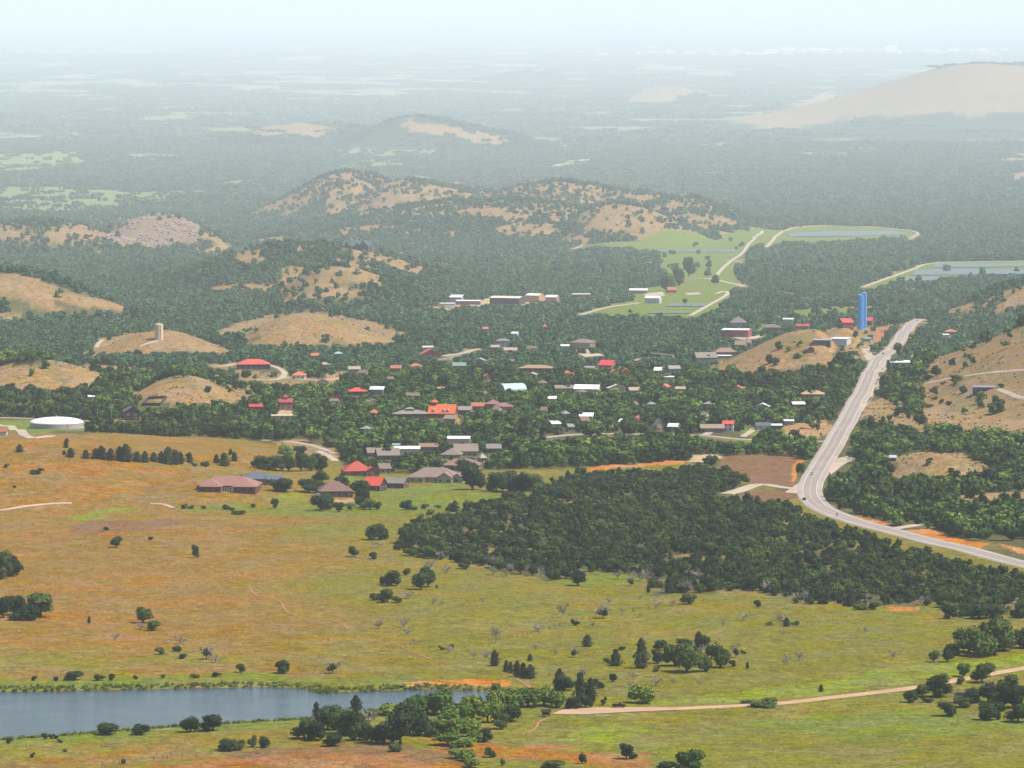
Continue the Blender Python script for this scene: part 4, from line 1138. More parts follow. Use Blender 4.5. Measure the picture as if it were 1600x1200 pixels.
def tank(name, px, py, wpx, hpx, dome, cw, cr, label, bands=0, keep=0.0):
    g = sight([(px, py)])[0]
    mpp = metres_per_px(g[1], g[2]); r = wpx * mpp / 2; H = hpx * mpp
    root = empty(name, (g[0], g[1] + r, g[2]))
    tag(root, label, 'water tank')
    link_mesh('shell', *lathe([(r, -2), (r, H)], 44, False), paint(cw, .38, .06, .12), root, True)
    link_mesh('roof', *lathe([(r + .12, H - .15), (r + .12, H + .05)] + [(r * math.cos(t), H + .05 + dome * math.sin(t)) for t in np.linspace(.12, math.pi / 2 - .02, 8)], 44), paint(cr, .5, .05, .12), root, False)
    for k in range(bands):
        z = H * (k + 1) / (bands + 1)
        link_mesh('weld_band', *lathe([(r, z - .12), (r + .07, z - .12), (r + .07, z + .12), (r, z + .12)], 44, False), paint(cw, .5, .1, .1), root)
    ladder(root, r, -math.pi / 2 + .5, 0, H, paint('7a7a7a', .5))
    link_mesh('vent', *lathe([(.5, H + dome - .1), (.5, H + dome + .5), (.8, H + dome + .5), (.8, H + dome + .75), (.02, H + dome + .95)], 14), paint(cr, .5), root)
    link_mesh('base_ring', *lathe([(r + .5, -1), (r + .5, .35), (r, .35)], 44, False), paint('a8a49c', .9), root)
    keep_box(px - wpx / 2, px + wpx / 2, py - hpx - 3, py - hpx * keep, g[1])
    return root, r, H
tank('ground_water_tank', 85, 671, 84, 8, 3.6, 'c4b2ae', 'f2f0f0', 'wide low white-domed water tank beside the gravel drive', 1)
tank('standpipe_tank', 248, 532, 13, 25, .5, 'f0cfa8', 'ecd8bc', 'tall beige standpipe water tank on the grassy knoll', 4)
tank('standpipe_tank', 1344.6, 515.5, 9.4, 54.5, .4, '38a4fc', '78bcf4', 'left and nearer of two tall bright blue water tanks', 6)
tank('standpipe_tank', 1350.0, 513.5, 9.0, 56, .4, '38a4fc', '78bcf4', 'right and farther of two tall bright blue water tanks', 6)

# ------------------------------------------------------------------ bridges over the creek
def bridge(pts, label, rail=True):
    g = sight(pts); a, b_ = g[0], g[-1]
    c0 = (a + b_) / 2; zt = max(a[2], b_[2]) + 2.2
    d = (b_ - a)[:2]; L = float(np.hypot(*d)); ang = math.atan2(d[1], d[0])
    root = empty('footbridge', (c0[0], c0[1], zt - 3), ang)
    tag(root, label, 'bridge')
    m = paint('a8a49a', .85, .15)
    link_mesh('deck', *box_mesh(-L / 2, L / 2, -1.4, 1.4, 2.6, 3.0), m, root)
    for s in (-1.3, 1.3): link_mesh('railing', *box_mesh(-L / 2, L / 2, s - .06, s + .06, 3.9, 4.05), m, root)
    n = max(3, int(L / 12))
    for k in range(n + 1):
        x = -L / 2 + k * L / n
        link_mesh('pier', *box_mesh(x - .4, x + .4, -1.2, 1.2, -3, 2.6), m, root)
        for s in (-1.3, 1.3): link_mesh('rail_post', *box_mesh(x - .07, x + .07, s - .05, s + .05, 3.0, 3.9), m, root)
    px0, px1 = pts[0][0], pts[-1][0]
    keep_box(min(px0, px1), max(px0, px1), pts[0][1] - 6, pts[0][1], c0[1])
bridge([(1003, 557), (1052, 559)], 'long pale footbridge across the creek in the town')
bridge([(1212, 459), (1241, 461)], 'brownish low bridge over the creek below the far woods')

# ------------------------------------------------------------------ vehicles
def car(px, py, yaw, body, label, L=4.5, Wd=1.85, Hh=1.5, pickup=False, base=None, name='car', cat='car'):
    g = sight([(px, py)])[0] if base is None else base
    root = empty(name, (g[0], g[1], g[2] + (.36 if base is None else 0)), math.radians(yaw))
    tag(root, label, cat)
    bm = paint(body, .35, .03)
    z0, z1, z2 = .35, .95 * Hh / 1.5, Hh
    x = L / 2; w = Wd / 2
    prof = [(-x, z0), (-x, z1 * .95), (-x + .15, z1), (x * .5, z1), (x - .1, z1 * .86), (x, z1 * .7), (x, z0)]
    V = [(p[0], s * w, p[1]) for s in (-1, 1) for p in prof]; n = len(prof)
    F = [tuple(range(n - 1, -1, -1))[::-1], tuple(range(2 * n - 1, n - 1, -1))] + [(i, i + n, (i + 1) % n + n, (i + 1) % n) for i in range(n)]
    link_mesh('body', V, F, bm, root)
    c0, c1 = (-x * .15, x * .5) if pickup else (-x * .85, x * .5)
    V = []; 
    for s in (-1, 1):
        for (xx, zz, ww) in ((c0, z1 + .002, w * .97), (c0 + .25, z2 - .06, w * .82), (c1 - .55, z2 - .06, w * .82), (c1, z1 + .002, w * .97)): V.append((xx, s * ww, zz))
    link_mesh('windows', V, [(0, 1, 2, 3), (7, 6, 5, 4), (0, 4, 5, 1), (1, 5, 6, 2), (2, 6, 7, 3)], GLASS, root)
    link_mesh('roof', *box_mesh(c0 + .22, c1 - .5, -w * .83, w * .83, z2 - .058, z2), bm, root)
    for sx in (-.6, .6):
        for s in (-1, 1):
            V, F = lathe([(.34, -.1), (.34, .1)], 14); F.append(tuple(range(13, -1, -1)))
            o = link_mesh('wheel', [(a, c, b_) for a, b_, c in V], F, paint('1c1c1c', .9), root)
            o.location = (sx * x, s * (w - .08), .34)
    for s in (-1, 1): link_mesh('headlight', *box_mesh(x - .03, x + .03, s * w * .7 - .18, s * w * .7 + .18, .62, .78), WHITE, root)
    if pickup: link_mesh('bed_rail', *box_mesh(-x + .1, c0 - .02, -w, w, z1 + .004, z1 + .12), bm, root)
    return root
car(967, 1106, 2, '121318', 'black pickup truck parked on the gravel lot by the meadow', 5.4, 2.0, 1.85, True, None, 'pickup_truck', 'pickup')
def on_highway(frac_px, off, back=False):
    px, py = project(HWY_P[:, 0], HWY_P[:, 1], HWY_Z)
    k = int(np.argmin(np.hypot(px - frac_px[0], py - frac_px[1])))
    p = HWY_P[k] + HWY_N[k] * off
    t = HWY_P[min(k + 1, len(HWY_P) - 1)] - HWY_P[k - 1]
    return np.array([p[0], p[1], HWY_Z[k] + .38]), math.degrees(math.atan2(t[1], t[0])) + (180 if back else 0)
for spot, off, back, colr, label, kw in [
    ((1271, 741), -2, True, 'b8c0c8', 'silver car driving round the highway bend', {}),
    ((1262, 790), -5.4, False, '5a1c20', 'dark red car at the outer edge of the highway bend', {}),
    ((1378, 546), -2, True, '2a1c1e', 'dark car on the highway left of the round roadside tree', {}),
    ((1386, 533), 2, False, '485058', 'grey car farther along the highway above the dark car', {}),
    ((1424, 489), 2, False, 'c8ccd0', 'pale car at the top end of the highway', {})]:
    b_, yw = on_highway(spot, off, back)
    car(0, 0, yw, colr, label, base=b_, **kw)
b_, yw = on_highway((1314, 810), -2, False)
r = empty('motorcycle', tuple(b_), math.radians(yw)); tag(r, 'dark motorcycle with rider on the highway below the bend', 'motorcycle')
for sx in (-.7, .7):
    V, F = lathe([(.33, -.06), (.33, .06)], 14); F.append(tuple(range(13, -1, -1)))
    o = link_mesh('wheel', [(a, c, q) for a, q, c in V], F, paint('1c1c1c', .9), r); o.location = (sx, 0, .33)
link_mesh('frame', *box_mesh(-.6, .65, -.15, .15, .4, .9), paint('20202a', .4), r)
link_mesh('fork', *box_mesh(.5, .62, -.35, .35, .9, 1.15), paint('50505a', .4), r)
V, F = lathe([(.1, .75), (.27, .85), (.25, 1.15), (.3, 1.4), (.12, 1.5), (.16, 1.58), (.17, 1.75), (.05, 1.86)], 10)
link_mesh('rider', V, F, paint('23232c', .8), r, True)
for i, (px, py, yw, colr, label) in enumerate([
    (1329, 719, 20, 'e8ecf0', 'white car parked in the gravel pull-out beside the highway'),
    (688, 563, 10, 'f0f0f0', 'white car left of three parked below the orange-red house'),
    (695, 562, 25, 'e8e8ea', 'white car in the middle of three parked below the orange-red house'),
    (702, 563, 5, 'dfe3e8', 'white car right of three parked below the orange-red house'),
    (575, 628, 12, 'e6e8ea', 'white car parked below the red hip-roofed house in town'),
    (582, 626, 30, 'a8b0ba', 'silver car right of the white car below the red hip roof'),
    (436, 755, 8, 'eef0f2', 'white van parked beside the grey-blue roofed house'),
    (498, 776, 20, 'e4e6e8', 'white car parked at the left corner of the dark brown house'),
    (1310, 545, 8, 'd0d4d8', 'pale car parked in front of the metal workshop'),
    (1330, 546, 0, '303038', 'dark car parked right of the metal workshop'),
    (1168, 530, 15, 'f0f0f2', 'white car parked right of the red gymnasium'),
    (745, 478, 0, 'e6e6e6', 'white truck parked in front of the yard sheds'),
    (1000, 472, 0, 'c8c8cc', 'silver car parked beside the white hatchery shed')]):
    big = 'van' in label or 'truck' in label
    car(px, py, yw, colr, label, 5.6 if big else 4.5, 2.0 if big else 1.85, 2.2 if big else 1.5, False, None, 'van' if 'van' in label else ('truck' if 'truck' in label else 'car'), 'van' if 'van' in label else ('truck' if 'truck' in label else 'car'))
    keep_box(px - 4, px + 4, py - 3, py, 9e4 if False else sight([(px, py)])[0][1])

# ------------------------------------------------------------------ trailhead shelter, poles and fences
g = sight([(853, 1120)])[0]
r = empty('trail_kiosk', tuple(g), math.radians(8)); tag(r, 'dark wooden trailhead shelter at the end of the gravel lot', 'shelter')
wd = paint('3a2a22', .9, .2)
for sx in (-1.3, 1.3):
    for sy in (-.8, .8): link_mesh('post', *box_mesh(sx - .09, sx + .09, sy - .09, sy + .09, -.5, 2.2), wd, r)
link_mesh('board', *box_mesh(-1.2, 1.2, .72, .78, .6, 1.9), paint('4a3c30', .9), r)
link_mesh('roof', *roof_geo('gable', 2.8, 1.8, 2.2, .9), paint('2e2622', .9), r)

def pole(px, py, hgt, label, arms=1):
    g = sight([(px, py)])[0]
    r = empty('utility_pole', tuple(g), math.radians(15)); tag(r, label, 'utility pole', 'wooden utility poles')
    pm = paint('a89a8a', .9, .1)
    V, F = lathe([(.2, -1), (.13, hgt)], 8)
    link_mesh('pole', V, F, pm, r)
    for k in range(arms): link_mesh('crossarm', *box_mesh(-1.3, 1.3, -.08, .08, hgt - .9 - k, hgt - .7 - k), pm, r)
    for s in (-1.1, 0, 1.1): link_mesh('insulator', *lathe([(.06, hgt - .7), (.06, hgt - .45)], 6), paint('8a8078'), r).location = (s, 0, 0)
    keep_box(px, px, py - hgt / metres_per_px(g[1]), py - 3, g[1])
for px, py, hh, lb in [(152, 657, 9, 'leftmost of three utility poles right of the white tank'), (161, 657, 8, 'middle of three utility poles right of the white tank'), (174, 657, 10, 'rightmost of three utility poles right of the white tank'),
                       (1087, 656, 9, 'utility pole rising from trees above the long tan roof'), (1162, 634, 8, 'utility pole above the sandy clearing in the lower town'), (1493, 710, 9, 'utility pole standing behind the rocky mound'),
                       (1505, 492, 9, 'utility pole on the top of the right slope'), (1362, 520, 7, 'utility pole between the blue tanks and the highway'), (449, 572, 9, 'utility pole beside the curved drive of the hill house'),
                       (1549, 577, 7, 'pale pole beside the path on the right slope'), (1175, 552, 7, 'utility pole on the grassy tank hill')]:
    pole(px, py, hh, lb)

def fence(pts, label, step=6.0):
    g = sight(pts)[:, :2]; P = curve(g, step)
    z = height(P[:, 0], P[:, 1])
    r = empty('wire_fence', (P[0, 0], P[0, 1], z[0])); tag(r, label, 'fence')
    pm = paint('6a5a4c', .9, .2)
    me0 = None
    for p, zz in zip(P, z):
        if me0 is None:
            o = link_mesh('post', *box_mesh(-.09, .09, -.09, .09, -.4, 1.5), pm, r); me0 = o.data
        else:
            o = bpy.data.objects.new('post', me0); COL.objects.link(o); o.parent = r
        o.location = (p[0] - P[0, 0], p[1] - P[0, 1], zz - z[0])
    for hgt in (.7, 1.25):
        V = []; F = []
        for i, (p, zz) in enumerate(zip(P, z)):
            V += [(p[0] - P[0, 0], p[1] - P[0, 1], zz - z[0] + hgt), (p[0] - P[0, 0], p[1] - P[0, 1], zz - z[0] + hgt + .03)]
            if i: F.append((2 * i - 2, 2 * i, 2 * i + 1, 2 * i - 1))
        link_mesh('wire', V, F, pm, r)
fence([(745, 1004), (800, 997), (850, 985), (920, 967), (1000, 953), (1080, 943), (1150, 938)], 'thin post and wire fence crossing the middle of the meadow')
fence([(160, 1195), (240, 1188), (330, 1178), (420, 1168)], 'thin post and wire fence in the near left corner')

# ------------------------------------------------------------------ the far hazy town
rf = random.Random(5)
FARWALL = [ground_mat('far_wall', c, .04, .01) for c in ((.86, .84, .80), (.90, .88, .85), (.80, .68, .60))]
for k in range(54):
    px = rf.choice([rf.uniform(900, 1600), rf.uniform(1180, 1560), rf.uniform(960, 1300)])
    py = rf.gauss(80, 3.2) + (3 if px < 1200 else 0)
    g = sight([(px, py)])[0]
    mpp = metres_per_px(g[1]); W = rf.uniform(6, 30) * mpp; H = rf.uniform(2.0, 4.0) * mpp; D = rf.uniform(40, 120)
    V, F = box_mesh(-W / 2, W / 2, -D / 2, D / 2, -10, H)
    box_mesh(-W / 2 - 1, W / 2 + 1, -D / 2 - 1, D / 2 + 1, H + .01, H + 2, V, F)
    box_mesh(-W * .2, W * .1, -D * .2, D * .2, H + 2.01, H + 5, V, F)
    o = link_mesh('far_building', V, F, FARWALL[rf.randrange(3)])
    o.location = tuple(g); o.rotation_euler = (0, 0, rf.uniform(-.3, .3))
    tag(o, 'pale blocky building in the far hazy town below the horizon', 'building', 'pale buildings of the far hazy town')

# ------------------------------------------------------------------ foliage
def leaf_mat(name, c0, c1, c2):
    m, nt, b = new_mat(name)
    N, Lk = nt.nodes, nt.links
    oi = N.new('ShaderNodeObjectInfo')
    rp = N.new('ShaderNodeValToRGB')
    rp.color_ramp.elements[0].color = (*c0, 1); rp.color_ramp.elements[1].color = (*c2, 1)
    e = rp.color_ramp.elements.new(.55); e.color = (*c1, 1)
    Lk.new(oi.outputs['Random'], rp.inputs['Fac'])
    tc = N.new('ShaderNodeTexCoord')
    n = N.new('ShaderNodeTexNoise'); n.inputs['Scale'].default_value = 7; n.inputs['Detail'].default_value = 2
    Lk.new(tc.outputs['Object'], n.inputs['Vector'])
    mr = N.new('ShaderNodeMapRange'); mr.inputs['From Min'].default_value = .3; mr.inputs['From Max'].default_value = .7
    mr.inputs['To Min'].default_value = .6; mr.inputs['To Max'].default_value = 1.5
    Lk.new(n.outputs['Fac'], mr.inputs['Value'])
    mx = N.new('ShaderNodeMix'); mx.data_type = 'RGBA'; mx.blend_type = 'MULTIPLY'; mx.inputs['Factor'].default_value = 1
    Lk.new(rp.outputs['Color'], mx.inputs['A']); Lk.new(mr.outputs[0], mx.inputs['B'])
    Lk.new(mx.outputs['Result'], b.inputs['Base Color'])
    b.inputs['Roughness'].default_value = .75
    b.inputs['Specular IOR Level'].default_value = .12
    return m
OAK = leaf_mat('oak_leaves', (.010, .020, .005), (.024, .042, .008), (.060, .086, .014))
CEDAR = leaf_mat('cedar_needles', (.014, .020, .010), (.022, .030, .012), (.034, .040, .016))
WILLOW = leaf_mat('willow_leaves', (.045, .082, .008), (.072, .118, .010), (.112, .150, .018))
TOWNLEAF = leaf_mat('town_leaves', (.014, .034, .007), (.038, .076, .012), (.104, .152, .022))
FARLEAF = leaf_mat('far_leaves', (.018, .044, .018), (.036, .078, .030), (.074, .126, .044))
REED = leaf_mat('reed_leaves', (.075, .100, .014), (.110, .140, .018), (.150, .160, .030))
TUFT = leaf_mat('grass_tuft', (.17, .135, .032), (.26, .18, .055), (.36, .26, .09))
BARK = paint('4a3c30', .95, .2, 3)
DEADWOOD = paint('a09488', .95, .2, 3)

def unit(v): return v / (np.linalg.norm(v, axis=-1, keepdims=True) + 1e-9)

def leaves(rng, pos, nrm, size):
    n = len(pos)
    t = unit(np.cross(nrm, unit(rng.normal(size=(n, 3))))); s = np.cross(nrm, t)
    sz = (size * rng.uniform(.6, 1.35, n))[:, None]
    asp = rng.uniform(.55, 1.0, n)[:, None]
    V = np.stack([pos - t * sz, pos - s * sz * asp * .8, pos + t * sz, pos + s * sz * asp], 1).reshape(-1, 3)
    F = np.arange(4 * n).reshape(-1, 4)
    return V, F

_ico = None
def blob(c, r, rng, squash=.9):
    """a low lumpy core so that a crown is not see-through everywhere"""
    global _ico
    if _ico is None:
        import bmesh
        bm = bmesh.new(); bmesh.ops.create_icosphere(bm, subdivisions=1, radius=1)
        _ico = (np.array([v.co[:] for v in bm.verts]), [[v.index for v in f.verts] for f in bm.faces]); bm.free()
    V = _ico[0] * (r * (1 + rng.uniform(-.18, .18, (len(_ico[0]), 1))))
    V[:, 2] *= squash
    return V + c, _ico[1]

def join(parts):
    V = []; F = []; n = 0
    for v, f in parts:
        V.append(np.asarray(v)); F += [[int(i) + n for i in q] for q in f]; n += len(v)
    return np.concatenate(V), F

def crown(seed, nlobe, nleaf, size, kind='oak', core=True):
    """foliage of a tree one metre wide and one metre tall"""
    rng = np.random.default_rng(seed)
    parts = []
    if kind == 'cedar':
        z = rng.uniform(0, 1, nleaf) ** .8 * .95 + .03
        lump = 1 + .22 * np.sin(rng.uniform(0, 6.3) + z * 17)
        a = rng.uniform(0, 2 * np.pi, nleaf)
        prof = .46 * np.clip(1.04 - z, 0, 1) ** .62 * np.clip(z / .12, .55, 1)
        wob = 1 + .25 * np.sin(3 * a + seed) * rng.uniform(.3, 1) + .12 * np.sin(5 * a + z * 12)
        r = prof * lump * wob * rng.uniform(.7, 1.08, nleaf)
        pos = np.column_stack([r * np.cos(a), r * np.sin(a), z])
        nrm = unit(np.column_stack([np.cos(a), np.sin(a), .35 + 0 * a]) + rng.normal(scale=.45, size=(nleaf, 3)))
        parts.append(leaves(rng, pos, nrm, size))
        if core:
            for zz, rr in ((.2, .3), (.42, .27), (.64, .19), (.82, .1)): parts.append(blob(np.array([0, 0, zz]), rr, rng, .95))
        return join(parts)
    C_, R_ = [], []
    for i in range(nlobe):
        a = 2 * np.pi * (i + rng.uniform(0, .8)) / nlobe * (1 if i % 2 else 1.6); rr = .30 * math.sqrt(rng.uniform(.05, 1))
        z = rng.uniform(.15, .65) if kind != 'shrub' else rng.uniform(.16, .58)
        C_.append((rr * math.cos(a), rr * math.sin(a), z + .10 * (1 - rr / .3))); R_.append(rng.uniform(.17, .27))
    C_ = np.array(C_); R_ = np.array(R_)
    which = rng.choice(nlobe, nleaf, p=R_ ** 2 / (R_ ** 2).sum())
    d = unit(rng.normal(size=(nleaf, 3))); d[:, 2] = np.where(d[:, 2] < -.45, -d[:, 2], d[:, 2])
    pos = C_[which] + d * (R_[which] * rng.uniform(.78, 1.12, nleaf))[:, None]
    keep = np.ones(nleaf, bool)
    for c, r in zip(C_, R_): keep &= np.linalg.norm(pos - c, axis=1) > r * .7
    keep &= pos[:, 2] > .03
    pos, d = pos[keep], d[keep]
    nrm = unit(d + rng.normal(scale=.5, size=d.shape))
    parts.append(leaves(rng, pos, nrm, size))
    if core:
        for c, r in zip(C_, R_): parts.append(blob(c, r * .82, rng))
    return join(parts)

def tube(a, b_, r0, r1, n=5):
    a = np.array(a, float); b_ = np.array(b_, float); d = unit(b_ - a)
    u = unit(np.cross(d, [.3, .9, .1])); v = np.cross(d, u)
    V = []
    for p, r in ((a, r0), (b_, r1)):
        for k in range(n):
            t = 2 * math.pi * k / n; V.append(p + r * (u * math.cos(t) + v * math.sin(t)))
    return np.array(V), [(k, (k + 1) % n, n + (k + 1) % n, n + k) for k in range(n)]

def trunk_geo(seed):
    rng = np.random.default_rng(seed); parts = [tube((0, 0, -.08), (.01, 0, .26), .045, .032, 7)]
    for k in range(5):
        a = k * 1.26 + rng.uniform(0, .5); e = np.array([.28 * math.cos(a), .28 * math.sin(a), rng.uniform(.5, .66)])
        s = np.array([.01, 0, rng.uniform(.17, .25)]); mid = s * .5 + e * .5 + np.array([0, 0, .05])
        parts += [tube(s, mid, .022, .014), tube(mid, e, .014, .006)]
    return join(parts)

def bare_geo(seed, n_limb=7):
    rng = np.random.default_rng(seed); parts = [tube((0, 0, -.06), (.02, .0, .42), .035, .022, 6)]
    for k in range(n_limb):
        a = k * 2.4 + rng.uniform(0, .8); s = np.array([.012, 0, rng.uniform(.12, .42)])
        e = s + np.array([.36 * math.cos(a), .36 * math.sin(a), rng.uniform(.12, .42)]) * rng.uniform(.7, 1.1)
        parts.append(tube(s, e, .022, .012, 4))
        for j in range(7):
            t = rng.uniform(.25, 1); p = s + (e - s) * t; q = p + rng.normal(scale=.10, size=3) + np.array([.07 * math.cos(a), .07 * math.sin(a), .09])
            parts.append(tube(p, q, .013, .008, 3))
            for h in range(3):
                w = q + rng.normal(scale=.07, size=3) + np.array([0, 0, .03]); parts.append(tube(q * .5 + p * .5, w, .010, .006, 3))
    return join(parts)

def mesh_of(name, geo, mat):
    me = bpy.data.meshes.new(name)
    me.from_pydata([tuple(v) for v in geo[0]], [], [tuple(f) for f in geo[1]])
    me.materials.append(mat)
    return me
CROWNS = {'oak': [mesh_of('crown', crown(10 + k, 8 + k % 3, 1100, .042), OAK) for k in range(6)],
          'round': [mesh_of('crown', crown(30 + k, 6, 1000, .045, 'shrub'), OAK) for k in range(3)],
          'cedar': [mesh_of('crown', crown(50 + k, 0, 900, .042, 'cedar'), CEDAR) for k in range(4)],
          'willow': [mesh_of('crown', crown(70 + k, 9, 1100, .045, 'shrub'), WILLOW) for k in range(3)],
          'town': [mesh_of('crown', crown(80 + k, 8, 1000, .045), TOWNLEAF) for k in range(3)]}
TRUNKS = [mesh_of('trunk', trunk_geo(5 + k), BARK) for k in range(3)]
BARES = [mesh_of('branches', bare_geo(5 + k, 6 + k), DEADWOOD) for k in range(4)]

# ------------------------------------------------------------------ scattered vegetation: one object per mass
def proto_set(name, meshes):
    c = bpy.data.collections.new(name)
    for k, me in enumerate(meshes):
        c.objects.link(bpy.data.objects.new('%s_%02d' % (name, k), me))
    return c

def scatter(name, pts, sx, sz, idx, coll, label, cat, seed=1):
    n = len(pts)
    rng = np.random.default_rng(seed)
    me = bpy.data.meshes.new(name)
    me.vertices.add(n); me.vertices.foreach_set('co', np.asarray(pts, np.float32).ravel())
    a = me.attributes.new('turn', 'FLOAT_VECTOR', 'POINT')
    rot = np.zeros((n, 3)); rot[:, 2] = rng.uniform(0, 6.283, n); a.data.foreach_set('vector', rot.ravel())
    a = me.attributes.new('size', 'FLOAT_VECTOR', 'POINT')
    a.data.foreach_set('vector', np.column_stack([sx, sx, sz]).ravel())
    a = me.attributes.new('which', 'INT', 'POINT'); a.data.foreach_set('value', np.asarray(idx, np.int32))
    o = bpy.data.objects.new(name, me); COL.objects.link(o)
    ng = bpy.data.node_groups.new(name, 'GeometryNodeTree')
    ng.interface.new_socket('Geometry', in_out='INPUT', socket_type='NodeSocketGeometry')
    ng.interface.new_socket('Geometry', in_out='OUTPUT', socket_type='NodeSocketGeometry')
    gi = ng.nodes.new('NodeGroupInput'); go = ng.nodes.new('NodeGroupOutput')
    iop = ng.nodes.new('GeometryNodeInstanceOnPoints'); ci = ng.nodes.new('GeometryNodeCollectionInfo')
    ci.inputs['Collection'].default_value = coll; ci.inputs['Separate Children'].default_value = True; ci.inputs['Reset Children'].default_value = True
    def named(nm, typ):
        q = ng.nodes.new('GeometryNodeInputNamedAttribute'); q.data_type = typ; q.inputs['Name'].default_value = nm
        return [s for s in q.outputs if s.enabled and s.name == 'Attribute'][0]
    e2r = ng.nodes.new('FunctionNodeEulerToRotation')
    L = ng.links
    L.new(gi.outputs[0], iop.inputs['Points']); L.new(ci.outputs[0], iop.inputs['Instance'])
    iop.inputs['Pick Instance'].default_value = True
    L.new(named('which', 'INT'), iop.inputs['Instance Index'])
    L.new(named('turn', 'FLOAT_VECTOR'), e2r.inputs[0]); L.new(e2r.outputs[0], iop.inputs['Rotation'])
    L.new(named('size', 'FLOAT_VECTOR'), iop.inputs['Scale'])
    L.new(iop.outputs[0], go.inputs[0])
    md = o.modifiers.new('instances', 'NODES'); md.node_group = ng
    tag(o, label, cat, kind='stuff')
    return o

def jitter_grid(x0, x1, y0, y1, step, rng, fan=True):
    """scattered spots inside the fan of land between two depths"""
    ys = np.arange(y0, y1, step); out = []
    for y in ys:
        xs = np.arange(x0 * y, x1 * y, step)
        out.append(np.column_stack([xs + rng.uniform(-.5, .5, len(xs)) * step, y + rng.uniform(-.5, .5, len(xs)) * step]))
    return np.concatenate(out)

def hides(X, Y, Z, W, H):
    """would a tree here stand before something that shows in the photograph?"""
    px, py = project(X, Y, Z); s = FPX / Y
    bad = np.zeros(len(X), bool)
    for fx_ in (-.4, -.2, 0, .2, .4):
        for fy_ in (.1, .35, .6, .85):
            u = (px + fx_ * W * s).astype(int); v = (py - fy_ * H * s).astype(int)
            ok = (u >= 0) & (u < 1600) & (v >= 0) & (v < 1200)
            bad[ok] |= KEEP[v[ok], u[ok]] > Y[ok] - 4
    return bad

def openness(X, Y, H):
    """share of trees allowed at a spot, by the clearings it stands in or would cover from the front"""
    allow = np.ones(len(X))
    dep = (CAM_Z - height(X, Y)) / Y
    shift = np.minimum(.28 * H / dep, 35)
    for i, (c, poly, w, t, b_) in enumerate(ZONES):
        m = ragged(poly, X, Y, w, i) | ragged(poly, X * (1 + shift / Y), Y + shift, w, i)
        allow[m] = np.minimum(allow[m], t)
    return allow

rngT = np.random.default_rng(42)
LEFT, RIGHT = (-150 - 800) / FPX, (1750 - 800) / FPX

def woods(y0, y1, step, wmin, wmax, hk, cover):
    P = jitter_grid(LEFT, RIGHT, y0, y1, step, rngT)
    X, Y = P[:, 0], P[:, 1]
    W = rngT.uniform(0, 1, len(X)) ** 1.5 * (wmax - wmin) + wmin; H = W * rngT.uniform(hk[0], hk[1], len(X))
    keep = rngT.uniform(0, 1, len(X)) < cover(X, Y)
    X, Y, W, H = X[keep], Y[keep], W[keep], H[keep]
    keep = rngT.uniform(0, 1, len(X)) < openness(X, Y, H)
    X, Y, W, H = X[keep], Y[keep], W[keep], H[keep]
    Z = height(X, Y)
    keep = ~hides(X, Y, Z, W, H)
    return X[keep], Y[keep], Z[keep], W[keep], H[keep]

def edge_depth(X, Y): return np.interp(X / Y, EDGE_X, EDGE_Y)

# the dense oak wood below the highway
X, Y, Z, W, H = woods(2500, 3420, 4.9, 3.2, 8.2, (.75, 1.05), lambda X, Y: np.where(ragged(WOOD, X, Y, 9, 77), np.where(fbm(X, Y, 30, 3, 404) > .43, .95, .22) * (.4 + .6 * smooth(0, 16, seg_dist(WOOD, X, Y))), 0))
order = np.argsort(Y)
WOODLOT = [a[order] for a in (X, Y, Z, W, H)]
N_FRONT = 170
fr = np.arange(len(X)) < 0
# the largest crowns that nothing hides: the front rows, column by column
px, py = project(WOODLOT[0], WOODLOT[1], WOODLOT[2])
bins = (px / 22).astype(int); seen = {}
for k in range(len(px)):
    if -10 < px[k] < 1610: seen.setdefault(bins[k], []).append(k)
pick = sorted([k for b_ in seen.values() for k in b_[:3]], key=lambda k: WOODLOT[1][k])[:N_FRONT]
mask = np.zeros(len(px), bool); mask[pick] = True
FRONT = [a[mask] for a in WOODLOT]; REST = [a[~mask] for a in WOODLOT]

NEAR_OAK = proto_set('oak_kind', [mesh_of('oak_mid', crown(110 + k, 8, 420, .07), OAK) for k in range(5)] + [mesh_of('cedar_mid', crown(120 + k, 0, 380, .065, 'cedar'), CEDAR) for k in range(2)])
n = len(REST[0])
scatter('oak_wood', np.column_stack(REST[:3]), REST[3], REST[4], rngT.choice(7, n, p=[.18, .18, .18, .18, .16, .06, .06]), NEAR_OAK,
        'dense dark green oak wood spreading below the highway bend', 'wood', 3)

# town trees and the wooded slopes behind
MID = proto_set('town_tree_kind', [mesh_of('town_mid', crown(130 + k, 7, 260, .085), TOWNLEAF) for k in range(4)] + [mesh_of('oak_mid', crown(140 + k, 7, 260, .085), OAK) for k in range(3)])
def town_cover(X, Y):
    return np.where((Y > edge_depth(X, Y) + 6), np.where(fbm(X, Y, 45, 3, 505) > .36, .95, .45), 0)
X, Y, Z, W, H = woods(2900, 4700, 6.9, 4.4, 13.0, (.8, 1.15), town_cover)
n = len(X)
green = fbm(X, Y, 120, 2, 606) + rngT.uniform(-.25, .25, n)
scatter('town_trees', np.column_stack([X, Y, Z]), W, H, np.where(green > .46, rngT.integers(0, 4, n), rngT.integers(4, 7, n)), MID,
        'mixed green trees growing all through the town', 'wood', 4)
print('town trees', n)
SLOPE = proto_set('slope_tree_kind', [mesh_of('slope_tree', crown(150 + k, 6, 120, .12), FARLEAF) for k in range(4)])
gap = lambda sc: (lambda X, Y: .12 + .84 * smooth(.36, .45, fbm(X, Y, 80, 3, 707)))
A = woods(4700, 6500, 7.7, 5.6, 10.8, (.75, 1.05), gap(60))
B_ = woods(6500, 10000, 10.6, 8.0, 14.5, (.72, 1.0), gap(80))
